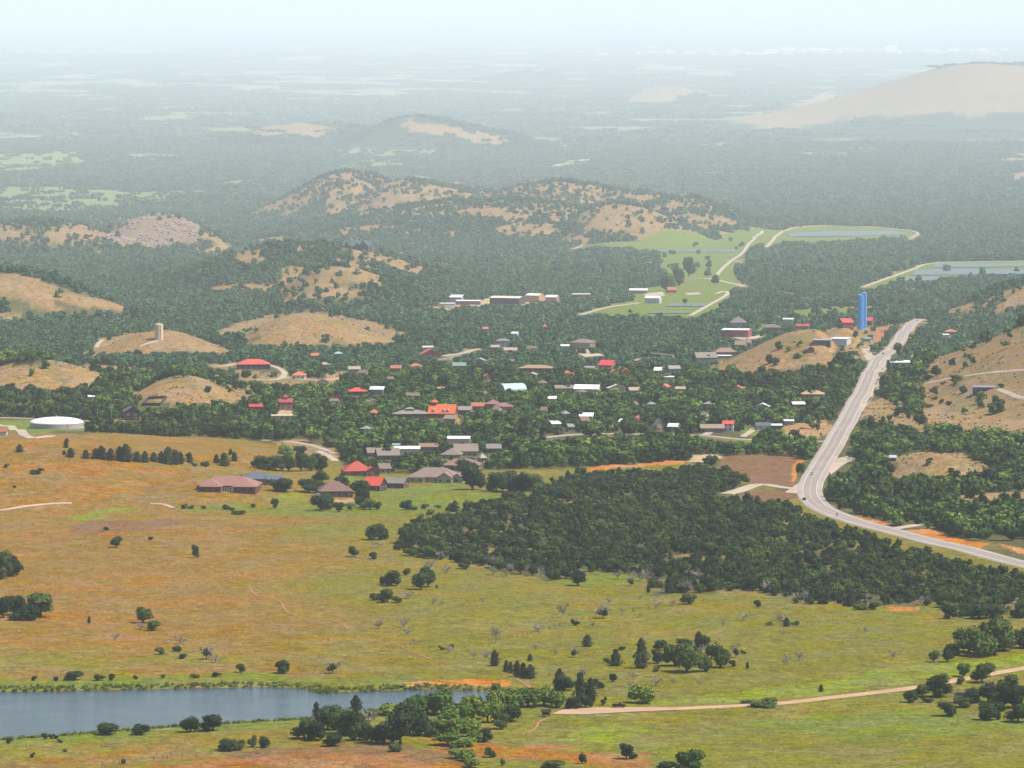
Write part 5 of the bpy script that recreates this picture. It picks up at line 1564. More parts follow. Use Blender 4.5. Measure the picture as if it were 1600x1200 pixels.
D_ = woods(10000, 18500, 15.0, 11.0, 20.0, (.7, 1.0), gap(110))
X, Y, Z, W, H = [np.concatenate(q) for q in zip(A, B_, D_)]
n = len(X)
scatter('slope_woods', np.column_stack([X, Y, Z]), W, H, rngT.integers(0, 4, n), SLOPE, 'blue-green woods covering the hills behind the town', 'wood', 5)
print('slope trees', n)

def clump_geo(seed, n, span, leaf):
    rng = np.random.default_rng(seed); parts = []
    for k in range(n):
        a = rng.uniform(0, 6.283); r = span / 2 * math.sqrt(rng.uniform(0, 1)); w = rng.uniform(7, 12)
        g = crown(seed * 50 + k, 4, 26, .2)
        parts.append((g[0] * np.array([w, w, w * .85]) + np.array([r * math.cos(a), r * math.sin(a), 0]), g[1]))
    return join(parts)
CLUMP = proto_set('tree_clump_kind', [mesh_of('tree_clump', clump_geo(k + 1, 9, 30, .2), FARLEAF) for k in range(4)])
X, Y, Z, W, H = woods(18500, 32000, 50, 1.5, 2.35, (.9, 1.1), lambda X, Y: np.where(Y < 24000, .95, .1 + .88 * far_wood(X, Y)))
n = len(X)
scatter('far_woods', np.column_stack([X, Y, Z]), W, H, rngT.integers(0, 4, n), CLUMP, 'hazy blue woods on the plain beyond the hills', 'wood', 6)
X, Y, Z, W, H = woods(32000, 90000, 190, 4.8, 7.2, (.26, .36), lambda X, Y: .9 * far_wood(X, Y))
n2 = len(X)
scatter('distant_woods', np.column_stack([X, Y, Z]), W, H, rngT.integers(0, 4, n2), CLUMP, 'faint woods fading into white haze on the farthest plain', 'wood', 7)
print('clumps', n, n2)

# reeds and low green scrub along the pond
def shore(n, lo, hi):
    P = np.array(POND + [POND[0]]); out = []
    seg = np.hypot(*np.diff(P, axis=0).T); cum = np.concatenate([[0], np.cumsum(seg)])
    for s in rngT.uniform(0, cum[-1], n):
        k = min(np.searchsorted(cum, s) - 1, len(seg) - 1); k = max(k, 0)
        t = (s - cum[k]) / seg[k]; p = P[k] * (1 - t) + P[k + 1] * t
        nn = np.array([P[k + 1][1] - P[k][1], -(P[k + 1][0] - P[k][0])]) / seg[k]
        if inside(POND, np.array([p[0] + nn[0]]), np.array([p[1] + nn[1]]))[0]: nn = -nn
        out.append(p + nn * rngT.uniform(lo, hi))
    return np.array(out)
def tuft_geo(seed, n, wide):
    rng = np.random.default_rng(seed); V = []; F = []
    for k in range(n):
        a = rng.uniform(0, 6.283); r = wide * rng.uniform(0, .5); b_ = np.array([r * math.cos(a), r * math.sin(a), -.05])
        t = b_ + np.array([rng.normal(scale=.2), rng.normal(scale=.2), rng.uniform(.5, 1)]); w = np.array([math.sin(a), -math.cos(a), 0]) * .07
        V += [b_ - w, b_ + w, t]; F.append((3 * k, 3 * k + 1, 3 * k + 2))
    return np.array(V), F
SCRUB = proto_set('reed_kind', [mesh_of('reed', tuft_geo(k, 60, 1.0), REED) for k in range(3)] + [mesh_of('scrub', crown(170 + k, 5, 220, .09, 'shrub', True), REED) for k in range(2)])
P = shore(1500, -.4, 7.0)
P = P[~((P[:, 1] > 2290) & (P[:, 0] > -70) & (rngT.uniform(0, 1, len(P)) < .7))]
Z = height(P[:, 0], P[:, 1]); n = len(P)
scatter('reeds', np.column_stack([P, Z]), rngT.uniform(1.0, 2.6, n), rngT.uniform(.6, 1.7, n), rngT.integers(0, 5, n), SCRUB, 'bright green reeds and scrub fringing the pond', 'reeds', 8)
# tussocks of dry grass over the meadow
TUS = proto_set('tussock_kind', [mesh_of('tussock', tuft_geo(20 + k, 40, .9), TUFT) for k in range(4)])
P = jitter_grid((-40 - 800) / FPX, (1640 - 800) / FPX, 1930, 3300, 4.2, rngT)
X, Y = P[:, 0], P[:, 1]
keep = (Y < edge_depth(X, Y) - 10) & (fbm(X, Y, 40, 2, 808) + rngT.uniform(-.3, .3, len(X)) > .5) & ~inside(grow(POND, 2), X, Y) & ~ragged(WOOD, X, Y, 5, 77)
X, Y = X[keep], Y[keep]; Z = height(X, Y)
keep = ~hides(X, Y, Z, np.full(len(X), .5), np.full(len(X), .4)); X, Y, Z = X[keep], Y[keep], Z[keep]; n = len(X)
scatter('dry_tussocks', np.column_stack([X, Y, Z]), rngT.uniform(.6, 1.6, n), rngT.uniform(.15, .36, n), rngT.integers(0, 4, n), TUS, 'tussocks of dry grass dotted over the meadow', 'grass', 9)
print('tussocks', n)
# low scrub over the bare hillsides
HP = []
for i, (c, poly, w, t, dens) in enumerate(ZONES):
    if c not in ('hillgrass', 'rock', 'cleared'): continue
    A = np.array(poly); x0, y0 = A.min(axis=0); x1, y1 = A.max(axis=0); mp = metres_per_px(float(A[:, 1].mean()))
    if mp > 2.4: continue
    nn = int((x1 - x0) * (y1 - y0) / (mp * mp) / 420)
    q = np.column_stack([rngT.uniform(x0, x1, nn), rngT.uniform(y0, y1, nn)])
    q = q[inside(poly, q[:, 0], q[:, 1])]
    q = q[fbm(q[:, 0], q[:, 1], 30 * max(1, mp), 2, 919) + rngT.uniform(-.18, .18, len(q)) > .52]
    HP.append(np.column_stack([q, rngT.uniform(.8, 2.6, len(q)) ** 1.3 * max(.7, mp)]))
HP = np.concatenate(HP); n = len(HP); Z = height(HP[:, 0], HP[:, 1])
ok = ~hides(HP[:, 0], HP[:, 1], Z, HP[:, 2], HP[:, 2]); HP, Z = HP[ok], Z[ok]; n = len(HP)
HSCRUB = proto_set('hill_scrub_kind', [mesh_of('hill_scrub', crown(190 + k, 5, 70, .15, 'shrub'), FARLEAF) for k in range(3)])
scatter('hill_scrub', np.column_stack([HP[:, :2], Z]), HP[:, 2], HP[:, 2] * rngT.uniform(.45, .8, n), rngT.integers(0, 3, n), HSCRUB, 'low green scrub dotted over the bare hillsides', 'scrub', 12)
print('scrub', n)
# boulders on the rocky slopes
def rock_geo(seed):
    rng = np.random.default_rng(seed); V, F = blob(np.zeros(3), 1.0, rng, .7)
    return V * rng.uniform(.75, 1.2, 3), F
STONE = ground_mat('pink_granite', (.215, .155, .125), .3, 1.2)
ROCKS = proto_set('boulder_kind', [mesh_of('boulder', rock_geo(k), STONE) for k in range(5)])
BP = []
for i, (c, poly, w, t, dens) in enumerate(ZONES):
    if dens <= 0: continue
    A = np.array(poly); x0, y0 = A.min(axis=0); x1, y1 = A.max(axis=0)
    nn = int((x1 - x0) * (y1 - y0) / 1e4 * dens)
    q = np.column_stack([rngT.uniform(x0, x1, nn), rngT.uniform(y0, y1, nn)])
    q = q[inside(poly, q[:, 0], q[:, 1])]
    q = q[fbm(q[:, 0], q[:, 1], 40, 2, 909) + rngT.uniform(-.15, .15, len(q)) > .5]
    BP.append(np.column_stack([q, np.full(len(q), (1.0 if dens < 100 else 1.7) * max(1.0, 1.6 * metres_per_px(float(A[:, 1].mean()))))]))
BP = np.concatenate(BP); n = len(BP)
s = BP[:, 2] * rngT.uniform(.4, 1.0, n) ** 2 * 1.5
scatter('boulders', np.column_stack([BP[:, :2], height(BP[:, 0], BP[:, 1])]), s, s * .9, rngT.integers(0, 5, n), ROCKS, 'pink granite boulders strewn over the bare hillsides', 'boulders', 10)
print('boulders', n)

# ------------------------------------------------------------------ single trees: each one a thing with trunk and crown
rs = random.Random(11)
def tree(kind, x, y, z, w, h, label, group=None):
    nm = {'oak': 'oak_tree', 'round': 'oak_shrub', 'cedar': 'cedar_tree', 'willow': 'willow_tree', 'town': 'shade_tree', 'bare': 'dead_tree', 'half': 'dying_tree'}[kind]
    root = empty(nm, (x, y, z), rs.uniform(0, 6.28)); root.scale = (w, w, h)
    tag(root, label, 'dead tree' if kind == 'bare' else ('shrub' if kind == 'round' else 'tree'), group)
    def part(name, me):
        o = bpy.data.objects.new(name, me); COL.objects.link(o); o.parent = root
        return o
    if kind in ('bare', 'half'):
        part('branches', rs.choice(BARES))
        if kind == 'half':
            o = part('crown', rs.choice(CROWNS['round'])); o.scale = (.6, .6, .62); o.location = (.05, 0, .1)
        return root
    part('trunk', rs.choice(TRUNKS)); part('crown', rs.choice(CROWNS[kind]))
    return root

def plant(rows, label, group=None):
    """rows of (kind, column, base row, width px, height px)"""
    g = sight([(r[1], r[2]) for r in rows])
    for r, p in zip(rows, g):
        mpp = metres_per_px(p[1], p[2])
        tree(r[0], p[0], p[1] + r[3] * mpp * .3, p[2], r[3] * mpp * (1.32 if r[0] == 'willow' else 1.24), r[4] * mpp * (1.5 if r[0] == 'willow' else 1.26), label, group)

SINGLES = [
    # left slope
    ([('oak', 2, 905, 26, 40), ('oak', 14, 901, 34, 34), ('round', 26, 899, 20, 20)], 'dark oak in the upper clump cut by the left edge', 'oaks at the left edge'),
    ([('oak', 4, 966, 26, 32), ('oak', 22, 962, 30, 30), ('oak', 40, 970, 30, 26), ('oak', 62, 966, 46, 36), ('round', 30, 970, 30, 18)], 'dark oak in the lower clump near the left edge', 'oaks near the left edge'),
    ([('oak', 182, 856, 19, 15)], 'lone small oak high on the orange slope'),
    ([('round', 165, 829, 9, 7)], 'tiny dark bush above the lone small oak'),
    ([('round', 235, 844, 7, 6)], 'tiny bush between the lone oak and the two-tiered one'),
    ([('oak', 305, 872, 11, 19)], 'slim two-tiered little tree on the orange slope'),
    ([('oak', 223, 974, 28, 21)], 'upper of two round dark oaks on the left meadow'),
    ([('round', 239, 986, 22, 17)], 'lower of two round dark oaks on the left meadow'),
    ([('cedar', 139, 974, 6, 9)], 'tiny dark snag standing left of the two round oaks'),
    ([('bare', 220, 984, 14, 11)], 'grey dead bush beside the two round oaks'),
    ([('bare', 180, 1001, 14, 13)], 'grey dead bush between the round oaks and the pond'),
    ([('bare', 282, 1007, 20, 14)], 'pale dead bush above the low shrubs by the pond'),
    ([('round', 250, 1023, 16, 12)], 'low dark shrub leftmost of three above the pond'),
    ([('round', 276, 1018, 15, 10), ], 'low dark shrub topmost of three above the pond'),
    ([('round', 286, 1030, 13, 9)], 'low dark shrub rightmost of three above the pond'),
    ([('half', 322, 1031, 22, 22)], 'half dead bush with grey branches above the pond'),
    ([('bare', 336, 1036, 20, 13)], 'grey tangle right of the half dead bush'),
    ([('round', 375, 1051, 15, 15)], 'feathery green bush above the far pond shore'),
    ([('round', 115, 1064, 30, 15), ('round', 155, 1064, 17, 11), ('round', 174, 1064, 11, 12), ('round', 53, 1064, 9, 8), ('round', 87, 1064, 8, 8), ('round', 211, 1062, 7, 8), ('round', 254, 1060, 8, 7), ('round', 304, 1060, 14, 8), ('round', 338, 1058, 14, 8)], 'dark shrub in the line along the far pond shore', 'shrubs along the far shore'),
    ([('round', 56, 741, 19, 9)], 'low dark bush on the upper left slope'),
    ([('round', 10, 731, 9, 7)], 'small bush at the far left of the slope'),
    ([('cedar', 30, 707, 14, 10)], 'broad cedar left of the cedar row'),
    ([('cedar', 103, 700, 9, 10), ('cedar', 104, 692, 9, 6)], 'small cedar of the pair above the cedar row', 'pair of small cedars'),
    ([('cedar', 100, 711, 7, 6), ('cedar', 110, 715, 16, 12), ('cedar', 134, 717, 14, 11), ('cedar', 149, 717, 17, 13), ('cedar', 158, 718, 20, 17), ('cedar', 172, 720, 18, 15), ('cedar', 186, 719, 16, 17), ('cedar', 196, 722, 24, 22), ('cedar', 214, 722, 18, 13), ('cedar', 226, 723, 16, 14), ('cedar', 240, 722, 16, 12), ('cedar', 252, 724, 16, 15), ('cedar', 262, 726, 22, 22), ('cedar', 273, 726, 20, 18), ('cedar', 282, 725, 14, 15)], 'dark cedar in the long row across the upper left slope', 'cedars in the long row'),
    ([('cedar', 296, 723, 13, 13)], 'single pointed cedar just right of the cedar row'),
    ([('round', 304, 729, 10, 7), ('round', 320, 729, 14, 9)], 'low dark bush right of the pointed cedar', 'low bushes right of the cedar row'),
    ([('cedar', 338, 724, 12, 11), ('cedar', 350, 729, 20, 17), ('cedar', 366, 721, 12, 12), ('cedar', 360, 711, 8, 8)], 'cedar in the small group right of the cedar row', 'small cedar group'),
    ([('oak', 398, 731, 14, 10), ('oak', 412, 734, 24, 20), ('oak', 430, 736, 28, 22), ('oak', 450, 737, 26, 22), ('oak', 470, 737, 24, 26), ('town', 486, 736, 24, 20), ('oak', 500, 735, 22, 24), ('town', 445, 714, 26, 18), ('town', 470, 712, 22, 14)], 'oak in the clump left of the red-roofed suburb', 'oaks left of the suburb'),
    ([('oak', 430, 768, 22, 19), ('oak', 445, 770, 26, 21)], 'round oak of the pair beside the ranch house', 'oaks beside the ranch house'),
    ([('round', 288, 795, 10, 9), ('round', 298, 795, 10, 5), ('round', 318, 795, 10, 5), ('round', 352, 797, 12, 10), ('round', 362, 798, 8, 6), ('round', 372, 804, 20, 7), ('round', 396, 793, 10, 6)], 'small bush in the line below the ranch house', 'bushes below the ranch house'),
    ([('town', 430, 795, 13, 15)], 'small leafy tree below the ranch house'),
    ([('oak', 482, 770, 26, 20), ('oak', 498, 768, 20, 18), ('town', 502, 755, 24, 20), ('oak', 532, 760, 24, 14)], 'oak left of the dark brown hip-roofed house', 'oaks left of the brown house'),
    ([('oak', 500, 799, 30, 22), ('oak', 512, 797, 24, 26), ('town', 530, 800, 20, 14), ('town', 548, 798, 18, 12)], 'oak in the clump below the dark brown house', 'oaks below the brown house'),
    ([('oak', 560, 772, 28, 22), ('oak', 568, 794, 24, 28), ('town', 578, 797, 26, 18), ('town', 590, 797, 16, 12)], 'oak in the clump below the bright red roof', 'oaks below the red roof'),
    ([('oak', 634, 797, 18, 15), ('round', 646, 797, 12, 6)], 'dark oak bush alone on the green strip below the suburb', 'bushes on the green strip'),
    ([('round', 664, 795, 13, 8), ('round', 684, 794, 10, 6)], 'pale green bush on the green strip below the suburb', 'pale bushes on the green strip'),
    ([('oak', 738, 766, 36, 40), ('oak', 728, 740, 34, 22)], 'large dark oak at the right corner of the suburb', 'large oaks at the suburb corner'),
    ([('oak', 775, 768, 30, 28), ('oak', 795, 770, 34, 34), ('oak', 812, 774, 34, 36), ('oak', 832, 768, 28, 26)], 'oak in the dark clump between the suburb and the wood', 'oaks between suburb and wood'),
    ([('round', 22, 762, 6, 4), ('round', 292, 713, 6, 5), ('round', 146, 718, 5, 4)], 'speck of a bush on the upper left slope', 'specks of bush'),
    # meadow between slope and wood
    ([('oak', 580, 844, 22, 22), ('oak', 592, 844, 24, 25), ('round', 600, 843, 18, 18)], 'round dark oak in the isolated trio left of the wood', 'isolated trio of oaks'),
    ([('oak', 551, 870, 15, 16)], 'small leaning oak left below the isolated trio'),
    ([('round', 584, 874, 15, 12)], 'small dark bush right of the leaning oak'),
    ([('round', 640, 869, 19, 15)], 'round bush just off the left tip of the wood'),
    ([('oak', 666, 870, 23, 24)], 'oak at the lower left tip of the wood'),
    ([('oak', 643, 850, 32, 26), ('oak', 656, 845, 26, 26), ('oak', 632, 842, 18, 18)], 'oak at the upper left tip of the wood', 'oaks at the upper left tip'),
    ([('oak', 612, 916, 26, 23), ('round', 598, 914, 14, 14)], 'dark oak with dead wood in the upper pair of the meadow', 'upper pair of oaks'),
    ([('round', 636, 899, 12, 13)], 'small bush right above the upper pair of oaks'),
    ([('oak', 657, 922, 28, 24), ('oak', 668, 918, 24, 28), ('round', 683, 919, 6, 5)], 'dense dark oak clump alone in the meadow left of centre', 'dense dark oaks left of centre'),
    ([('round', 587, 938, 18, 13), ('oak', 605, 942, 22, 20), ('round', 620, 942, 14, 12)], 'low dark bush in the lower meadow clump', 'lower meadow bushes'),
    ([('bare', 637, 936, 22, 13)], 'pale dead bush right of the lower meadow clump'),
    ([('bare', 672, 891, 22, 18), ('bare', 696, 897, 14, 13), ('bare', 590, 856, 22, 10)], 'pale dead tree near the left tip of the wood', 'dead trees by the left tip'),
    ([('bare', 592, 983, 16, 14)], 'leftmost of the pale dead trees in mid meadow'),
    ([('bare', 631, 981, 16, 14), ('bare', 635, 992, 13, 12)], 'grey dead tree of the close pair in mid meadow', 'close pair of dead trees'),
    ([('bare', 647, 1006, 14, 8)], 'flat pale dead bush below the close pair'),
    ([('bare', 775, 1006, 20, 28)], 'tallest grey dead tree beside the fence'),
    ([('bare', 678, 946, 8, 12), ('bare', 690, 946, 7, 11), ('bare', 753, 944, 8, 12)], 'thin dead stem on the bare patch in mid meadow', 'thin dead stems'),
    ([('bare', 702, 1021, 20, 12), ('bare', 740, 1030, 12, 12), ('round', 690, 1016, 10, 7), ('round', 706, 1013, 8, 7)], 'scraggy bush along the fence above the cedars', 'scraggy fence bushes'),
    ([('cedar', 773, 1041, 17, 20)], 'dense pointed cedar above the orange bank'),
    ([('bare', 759, 1033, 14, 16)], 'grey bare bush left of the dense pointed cedar'),
    ([('cedar', 791, 1050, 11, 15), ('cedar', 798, 1052, 10, 14), ('cedar', 808, 1058, 16, 20), ('cedar', 818, 1060, 16, 19), ('cedar', 829, 1061, 18, 18)], 'cedar in the dark line above the red path', 'cedars above the red path'),
    ([('cedar', 828, 1033, 10, 9)], 'small round cedar in the meadow above the pond end'),
    ([('round', 444, 1053, 27, 22)], 'round green bush on the far pond shore'),
    ([('half', 520, 1053, 24, 22)], 'dark half dead bush on the far pond shore'),
    # right meadow
    ([('round', 865, 907, 18, 17)], 'smaller dark oak under the wood edge beside the round one'),
    ([('oak', 903, 916, 24, 21)], 'round dark oak standing just below the wood edge'),
    ([('half', 985, 916, 16, 16)], 'dark half dead tree at the wood edge'),
    ([('cedar', 1013, 926, 7, 11)], 'tiny upright cedar below the wood edge'),
    ([('oak', 1077, 945, 22, 16)], 'dark bush on the fence line below the wood'),
    ([('round', 1183, 949, 12, 12)], 'lone round bush right of the fence line'),
    ([('half', 942, 967, 24, 22)], 'leaning dark cedar with dead branches on the fence line'),
    ([('round', 899, 978, 13, 10)], 'small dark bush left below the leaning cedar'),
    ([('cedar', 918, 1011, 18, 15)], 'squat dark cedar in the middle of the right meadow'),
    ([('half', 898, 1028, 15, 20)], 'thin ragged tree left of the squat cedar'),
    ([('round', 972, 1016, 10, 7)], 'tiny bush between squat cedar and the oak cluster'),
    ([('cedar', 1002, 1045, 25, 38)], 'tall double-topped dark cedar left of the oak cluster'),
    ([('cedar', 962, 1041, 20, 21)], 'spiky cedar of two left of the tall one'),
    ([('round', 948, 1036, 10, 10)], 'small round cedar left of the spiky one'),
    ([('oak', 1030, 1017, 19, 16)], 'upper of three small oaks left of the cluster'),
    ([('oak', 1028, 1037, 17, 20)], 'middle of three small oaks left of the cluster'),
    ([('round', 1026, 1050, 11, 10)], 'lowest of three small oaks left of the cluster'),
    ([('oak', 1054, 1042, 32, 32), ('oak', 1074, 1052, 46, 38), ('oak', 1072, 1016, 24, 18), ('cedar', 1092, 1012, 18, 20), ('oak', 1101, 1014, 18, 18), ('oak', 1101, 1050, 22, 26), ('oak', 1126, 1044, 30, 38), ('half', 1088, 1030, 30, 22), ('oak', 1112, 1030, 20, 20)], 'dark oak in the big cluster on the right meadow', 'oaks in the big meadow cluster'),
    ([('half', 1149, 1028, 14, 23)], 'upright tree at the right of the big cluster'),
    ([('round', 1145, 1042, 11, 11)], 'round bush below the upright tree'),
    ([('round', 1161, 1022, 9, 6)], 'tiny bush right of the upright tree'),
    ([('cedar', 1168, 1045, 6, 9)], 'tiny cedar right of the big cluster'),
    ([('oak', 957, 1066, 12, 13)], 'small oak below the spiky cedars'),
    ([('round', 934, 1076, 18, 14)], 'round dark bush above the parked pickup'),
    ([('willow', 1005, 1100, 36, 31)], 'feathery light green tree beside the pickup'),
    ([('bare', 990, 1062, 14, 13), ('bare', 1025, 1072, 16, 14), ('bare', 1051, 1070, 10, 10), ('bare', 1092, 1074, 10, 12), ('bare', 910, 1057, 13, 12), ('bare', 985, 1075, 10, 10)], 'small pale dead bush above the gravel road', 'dead bushes above the gravel road'),
    ([('bare', 880, 966, 17, 24)], 'tall grey dead tree left of the fence'),
    ([('bare', 952, 944, 12, 10), ('bare', 1000, 937, 10, 9), ('bare', 1025, 951, 18, 12), ('bare', 1050, 947, 14, 10), ('bare', 972, 960, 8, 10), ('bare', 926, 981, 7, 10)], 'grey dead bush along the meadow fence', 'dead bushes along the fence'),
    ([('bare', 840, 987, 20, 11), ('bare', 868, 1024, 9, 12), ('bare', 836, 1015, 12, 9)], 'low pale dead brush left of the squat cedar', 'low pale dead brush'),
    ([('bare', 1161, 970, 16, 13), ('bare', 1130, 980, 8, 13)], 'grey dead tree right of the fence end', 'dead trees right of the fence'),
    ([('bare', 1219, 977, 12, 16), ('bare', 1223, 995, 8, 13)], 'grey dead tree beside the small cedar clump', 'dead trees beside the small cedar clump'),
    ([('cedar', 1229, 979, 13, 11), ('round', 1243, 977, 13, 6), ('round', 1202, 977, 12, 5)], 'small cedar in the low clump of the far right meadow', 'low clump on the right meadow'),
    ([('bare', 1228, 1040, 14, 17), ('bare', 1250, 1033, 17, 16)], 'dead tree of the pair on the right meadow', 'pair of dead trees on the right'),
    ([('bare', 1353, 991, 12, 12)], 'lone dead bush below the far right wood'),
    ([('bare', 1395, 1032, 12, 15)], 'lone dead bush left of the great dark oaks'),
    ([('cedar', 1283, 1081, 9, 9)], 'tiny cedar on the bright green strip'),
    ([('round', 1195, 1106, 40, 13), ('round', 1182, 1105, 16, 9), ('round', 1168, 1100, 20, 6)], 'low wide bush beside the gravel road', 'low bushes beside the gravel road'),
    ([('half', 1252, 941, 12, 14), ('cedar', 1330, 948, 18, 16), ('round', 1345, 953, 24, 12), ('round', 1366, 953, 20, 13)], 'dark bush at the foot of the wood above the bare soil', 'bushes at the foot of the wood'),
    ([('oak', 1484, 967, 20, 18), ('oak', 1530, 968, 36, 22), ('oak', 1555, 966, 30, 22), ('oak', 1597, 966, 24, 24)], 'dark oak at the lower right corner of the wood', 'oaks at the lower right of the wood'),
    # great oaks at the right
    ([('oak', 1515, 1020, 40, 34), ('oak', 1535, 1027, 50, 46), ('oak', 1555, 1024, 50, 50), ('oak', 1570, 1018, 40, 42), ('oak', 1598, 1014, 32, 30)], 'great dark oak in the large clump at the right', 'great dark oaks at the right'),
    ([('oak', 1460, 1035, 17, 15)], 'leftmost of three round oaks beside the great oaks'),
    ([('oak', 1481, 1035, 19, 18)], 'front one of three round oaks beside the great oaks'),
    ([('oak', 1486, 1025, 24, 20)], 'rear one of three round oaks beside the great oaks'),
    ([('town', 1507, 1058, 24, 20)], 'light spreading tree above the gravel road at right'),
    ([('oak', 1535, 1068, 32, 30), ('round', 1502, 1070, 14, 12)], 'dark oak at the edge of the gravel road at right', 'oaks at the edge of the gravel road'),
    ([('oak', 1421, 1098, 20, 17)], 'round oak at the left end of the lower right thicket'),
    ([('oak', 1442, 1090, 28, 20), ('oak', 1466, 1090, 34, 32), ('round', 1450, 1098, 18, 8), ('half', 1500, 1100, 30, 24), ('round', 1506, 1106, 30, 18), ('oak', 1520, 1100, 26, 22), ('oak', 1545, 1098, 30, 26), ('oak', 1582, 1078, 24, 22), ('oak', 1565, 1100, 36, 34), ('oak', 1585, 1108, 40, 36), ('half', 1545, 1082, 26, 20), ('round', 1560, 1112, 26, 16)], 'tree in the tangled thicket at the lower right', 'lower right thicket'),
    ([('oak', 1481, 1120, 30, 24)], 'rounded oak in front of the lower right thicket'),
    ([('oak', 1547, 1126, 28, 28), ('round', 1559, 1125, 10, 14)], 'oak standing clear below the thicket', 'oaks clear below the thicket'),
    ([('oak', 1592, 1130, 36, 28)], 'dark oak at the right edge below the thicket'),
    # near the pond
    ([('oak', 475, 1156, 34, 30), ('oak', 492, 1158, 30, 28), ('oak', 512, 1142, 34, 36), ('oak', 535, 1148, 36, 36), ('oak', 548, 1150, 36, 40), ('oak', 562, 1158, 30, 26), ('oak', 580, 1162, 32, 30), ('oak', 600, 1164, 40, 36), ('oak', 625, 1164, 46, 46), ('oak', 640, 1150, 42, 48), ('oak', 655, 1150, 34, 36), ('cedar', 556, 1122, 26, 28), ('round', 675, 1152, 20, 18)], 'dark oak in the thicket on the near pond shore', 'dark oaks on the near shore'),
    ([('bare', 575, 1138, 26, 30)], 'pale dead tree inside the near shore thicket'),
    ([('cedar', 494, 1122, 14, 20)], 'spiky dark tree rising behind the near shore thicket'),
    ([('oak', 522, 1167, 28, 18)], 'low spreading oak in front of the near shore thicket'),
    ([('round', 617, 1175, 21, 17)], 'round bush in front of the near shore thicket'),
    ([('willow', 610, 1118, 40, 18), ('willow', 580, 1120, 24, 14), ('willow', 650, 1118, 30, 26), ('willow', 668, 1116, 40, 34), ('willow', 690, 1118, 40, 34), ('willow', 700, 1134, 34, 28), ('willow', 720, 1128, 36, 34), ('willow', 740, 1124, 34, 32), ('willow', 690, 1150, 40, 22), ('willow', 715, 1152, 36, 24), ('willow', 735, 1146, 36, 26), ('willow', 700, 1166, 40, 18), ('willow', 725, 1168, 36, 16), ('willow', 762, 1130, 34, 30), ('willow', 775, 1112, 28, 28), ('willow', 745, 1160, 28, 20), ('willow', 800, 1110, 34, 26), ('willow', 825, 1106, 36, 26), ('willow', 850, 1104, 34, 26), ('willow', 870, 1106, 30, 28), ('willow', 776, 1086, 16, 16), ('willow', 790, 1128, 24, 22), ('willow', 712, 1186, 24, 14), ('willow', 730, 1190, 26, 16)], 'bright green willow in the thicket at the pond end', 'willows at the pond end'),
    ([('oak', 757, 1160, 20, 20)], 'dark round bush at the right edge of the willows'),
    ([('oak', 800, 1128, 26, 28), ('oak', 785, 1140, 22, 24)], 'dark oak among the willows at the pond end', 'dark oaks among the willows'),
    ([('oak', 880, 1080, 30, 22), ('cedar', 874, 1078, 22, 26), ('cedar', 907, 1094, 22, 34), ('cedar', 922, 1098, 24, 30), ('oak', 915, 1106, 22, 20), ('oak', 895, 1108, 26, 18)], 'dark cedar behind the end of the gravel lot', 'cedars behind the gravel lot'),
    ([('round', 943, 1102, 8, 13)], 'small slim bush left of the pickup'),
    ([('round', 765, 1184, 17, 15)], 'round bush below the willows'),
    ([('round', 706, 1172, 12, 12), ('willow', 735, 1200, 22, 16)], 'low green bush below the pond thicket', 'low bushes below the pond thicket'),
    ([('oak', 785, 1197, 9, 10)], 'small dark bush at the bottom below the willows'),
    # bottom strip
    ([('round', 163, 1149, 40, 19)], 'wide low dark bush on the near pond bank'),
    ([('round', 219, 1149, 25, 20)], 'round dark bush on the near pond bank'),
    ([('oak', 297, 1145, 30, 26)], 'left of two taller bushes on the near pond bank'),
    ([('oak', 332, 1143, 34, 24)], 'right of two taller bushes on the near pond bank'),
    ([('round', 14, 1162, 11, 9)], 'small bush at the left end of the near bank'),
    ([('round', 69, 1155, 10, 10), ('round', 79, 1155, 7, 8), ('round', 87, 1155, 8, 8), ('round', 93, 1161, 8, 6)], 'little bush in the group on the near bank', 'little bushes on the near bank'),
    ([('round', 50, 1184, 7, 8)], 'tiny bush in the near left corner'),
    ([('round', 102, 1175, 10, 5)], 'tiny twig bush left of the fence'),
    ([('oak', 356, 1174, 30, 16), ('round', 370, 1173, 22, 20)], 'dark bush by the near fence', 'dark bushes by the near fence'),
    ([('round', 394, 1168, 13, 18)], 'upright green bush right of the near fence bushes'),
    ([('oak', 414, 1169, 15, 18)], 'little upright oak right of the near fence'),
    ([('round', 192, 1194, 9, 9)], 'tiny bush on the fence at the bottom edge'),
    ([('oak', 910, 1194, 12, 18)], 'little dark tree near the bottom edge'),
    ([('oak', 979, 1187, 22, 22), ('round', 990, 1186, 12, 10)], 'spreading little oak near the bottom edge', 'spreading little oaks at the bottom'),
    ([('round', 865, 1203, 38, 14)], 'flat bush cut by the bottom edge'),
    ([('oak', 1078, 1210, 42, 34), ('round', 1042, 1206, 32, 16)], 'dark oak cut by the bottom edge right of centre', 'dark oaks cut by the bottom edge'),
    # trees that stand out farther off
    ([('town', 1404, 556, 14, 19)], 'round grey-green tree beside the highway'),
    ([('town', 1117, 444, 12, 15)], 'round tree alone left in the hatchery lawn'),
    ([('town', 1076, 432, 20, 26)], 'tall round tree beside the hatchery road'),
    ([('town', 1060, 447, 24, 24), ('town', 1045, 455, 24, 30)], 'tree in the round group at the hatchery', 'trees in the hatchery group'),
    ([('town', 1107, 418, 10, 9)], 'small round tree in the upper hatchery lawn'),
    ([('oak', 705 + 28, 513, 20, 12), ('round', 750, 512, 10, 7)], 'dark bush on the flank of the round grassy hill', 'bushes on the round hill'),
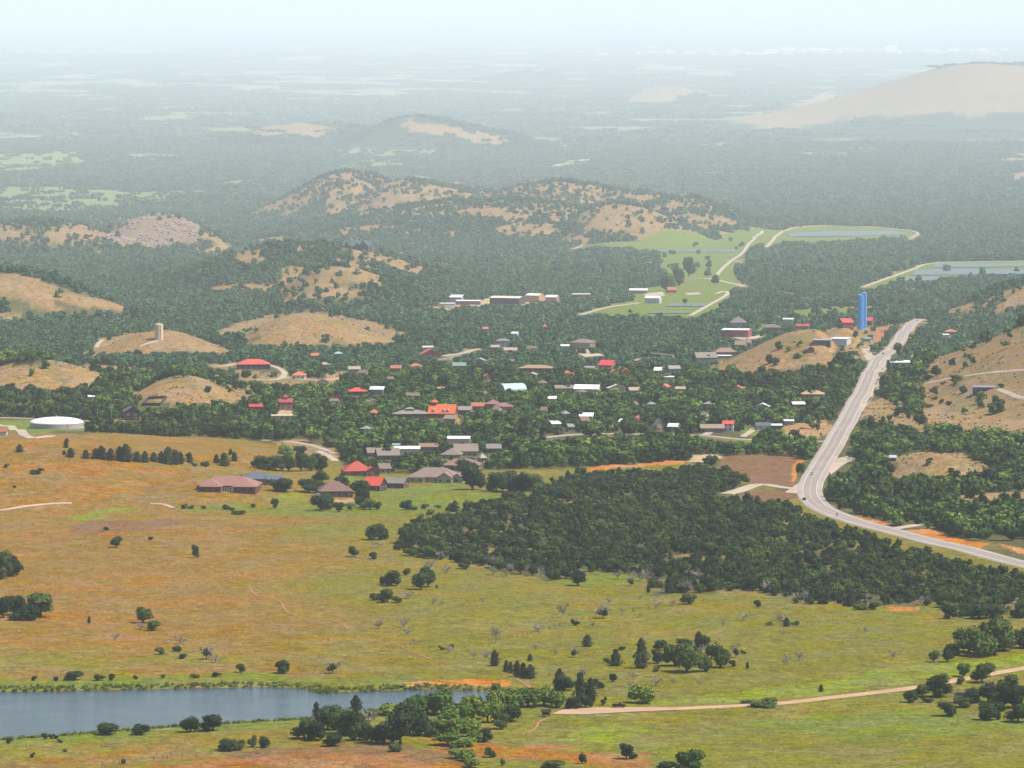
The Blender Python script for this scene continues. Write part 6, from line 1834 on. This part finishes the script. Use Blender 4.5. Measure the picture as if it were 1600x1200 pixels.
    ([('town', 1202, 569, 13, 13), ('town', 1213, 571, 12, 10), ('town', 1246, 560, 14, 8), ('town', 1216, 547, 12, 12), ('town', 1232, 549, 10, 8)], 'round bush on the grassy slope below the blue tanks', 'bushes on the tank slope'),
    ([('round', 1450, 595, 14, 10), ('oak', 1495, 597, 18, 11), ('round', 1473, 601, 8, 5), ('oak', 1483, 634, 9, 7), ('round', 1460, 625, 9, 5), ('round', 1452, 637, 12, 7), ('oak', 1507, 614, 10, 9), ('round', 1440, 622, 14, 8), ('round', 1565, 606, 12, 7), ('round', 1520, 545, 12, 8), ('oak', 1524, 540, 8, 7), ('round', 1505, 549, 10, 6)], 'small bush dotted over the open right slope', 'bushes on the right slope'),
]
for row in SINGLES:
    plant(*row)
for x, y, z, w, h in zip(*FRONT):
    tree('oak' if rs.random() < .86 else ('cedar' if rs.random() < .6 else 'half'), x, y, z, w * 1.05, h * 1.08, 'dark green tree in the front rows of the dense oak wood', 'front trees of the oak wood')
# grey dead trees along the front of the wood
g = land([(x, y) for x, y in [(770, 898), (790, 900), (800, 893), (822, 897), (845, 900), (880, 896), (965, 905), (985, 904), (1000, 908), (1010, 903), (1078, 902), (1092, 906), (1245, 940), (1262, 938), (1440, 945), (1470, 940), (690, 862), (720, 840), (850, 850), (890, 835), (1000, 862), (1020, 905), (1098, 855), (1300, 905), (1445, 925)]])
for p in g: tree('bare', p[0], p[1], p[2], 6.2, 5.2, 'pale grey dead tree at the front of the oak wood', 'dead trees at the wood front')

# ------------------------------------------------------------------ haze
zl = float(fz.min()) - 1.5
zt = CAM_Z + 3.0
X0, X1, Y0, Y1 = -262000.0, 262000.0, -600.0, 268000.0
hv = [(X0, Y0, zl), (X1, Y0, zl), (X1, Y1, zl), (X0, Y1, zl), (X0, Y0, zt), (X1, Y0, zt), (X1, Y1, zt), (X0, Y1, zt)]
hf = [(0, 3, 2, 1), (4, 5, 6, 7), (0, 1, 5, 4), (1, 2, 6, 5), (2, 3, 7, 6), (3, 0, 4, 7)]
hm = bpy.data.materials.new('haze_air')
hm.use_nodes = True
hm.node_tree.nodes.clear()
ho = hm.node_tree.nodes.new('ShaderNodeOutputMaterial')
pv = hm.node_tree.nodes.new('ShaderNodeVolumePrincipled')
pv.inputs['Color'].default_value = (.84, .94, 1.0, 1)
pv.inputs['Density'].default_value = HAZE_DENSITY
pv.inputs['Anisotropy'].default_value = 0.0
hm.node_tree.links.new(pv.outputs[0], ho.inputs['Volume'])
haze = link_mesh('haze', hv, hf, hm)
tag(haze, label='pale blue summer haze filling the air over the whole valley', kind='stuff')
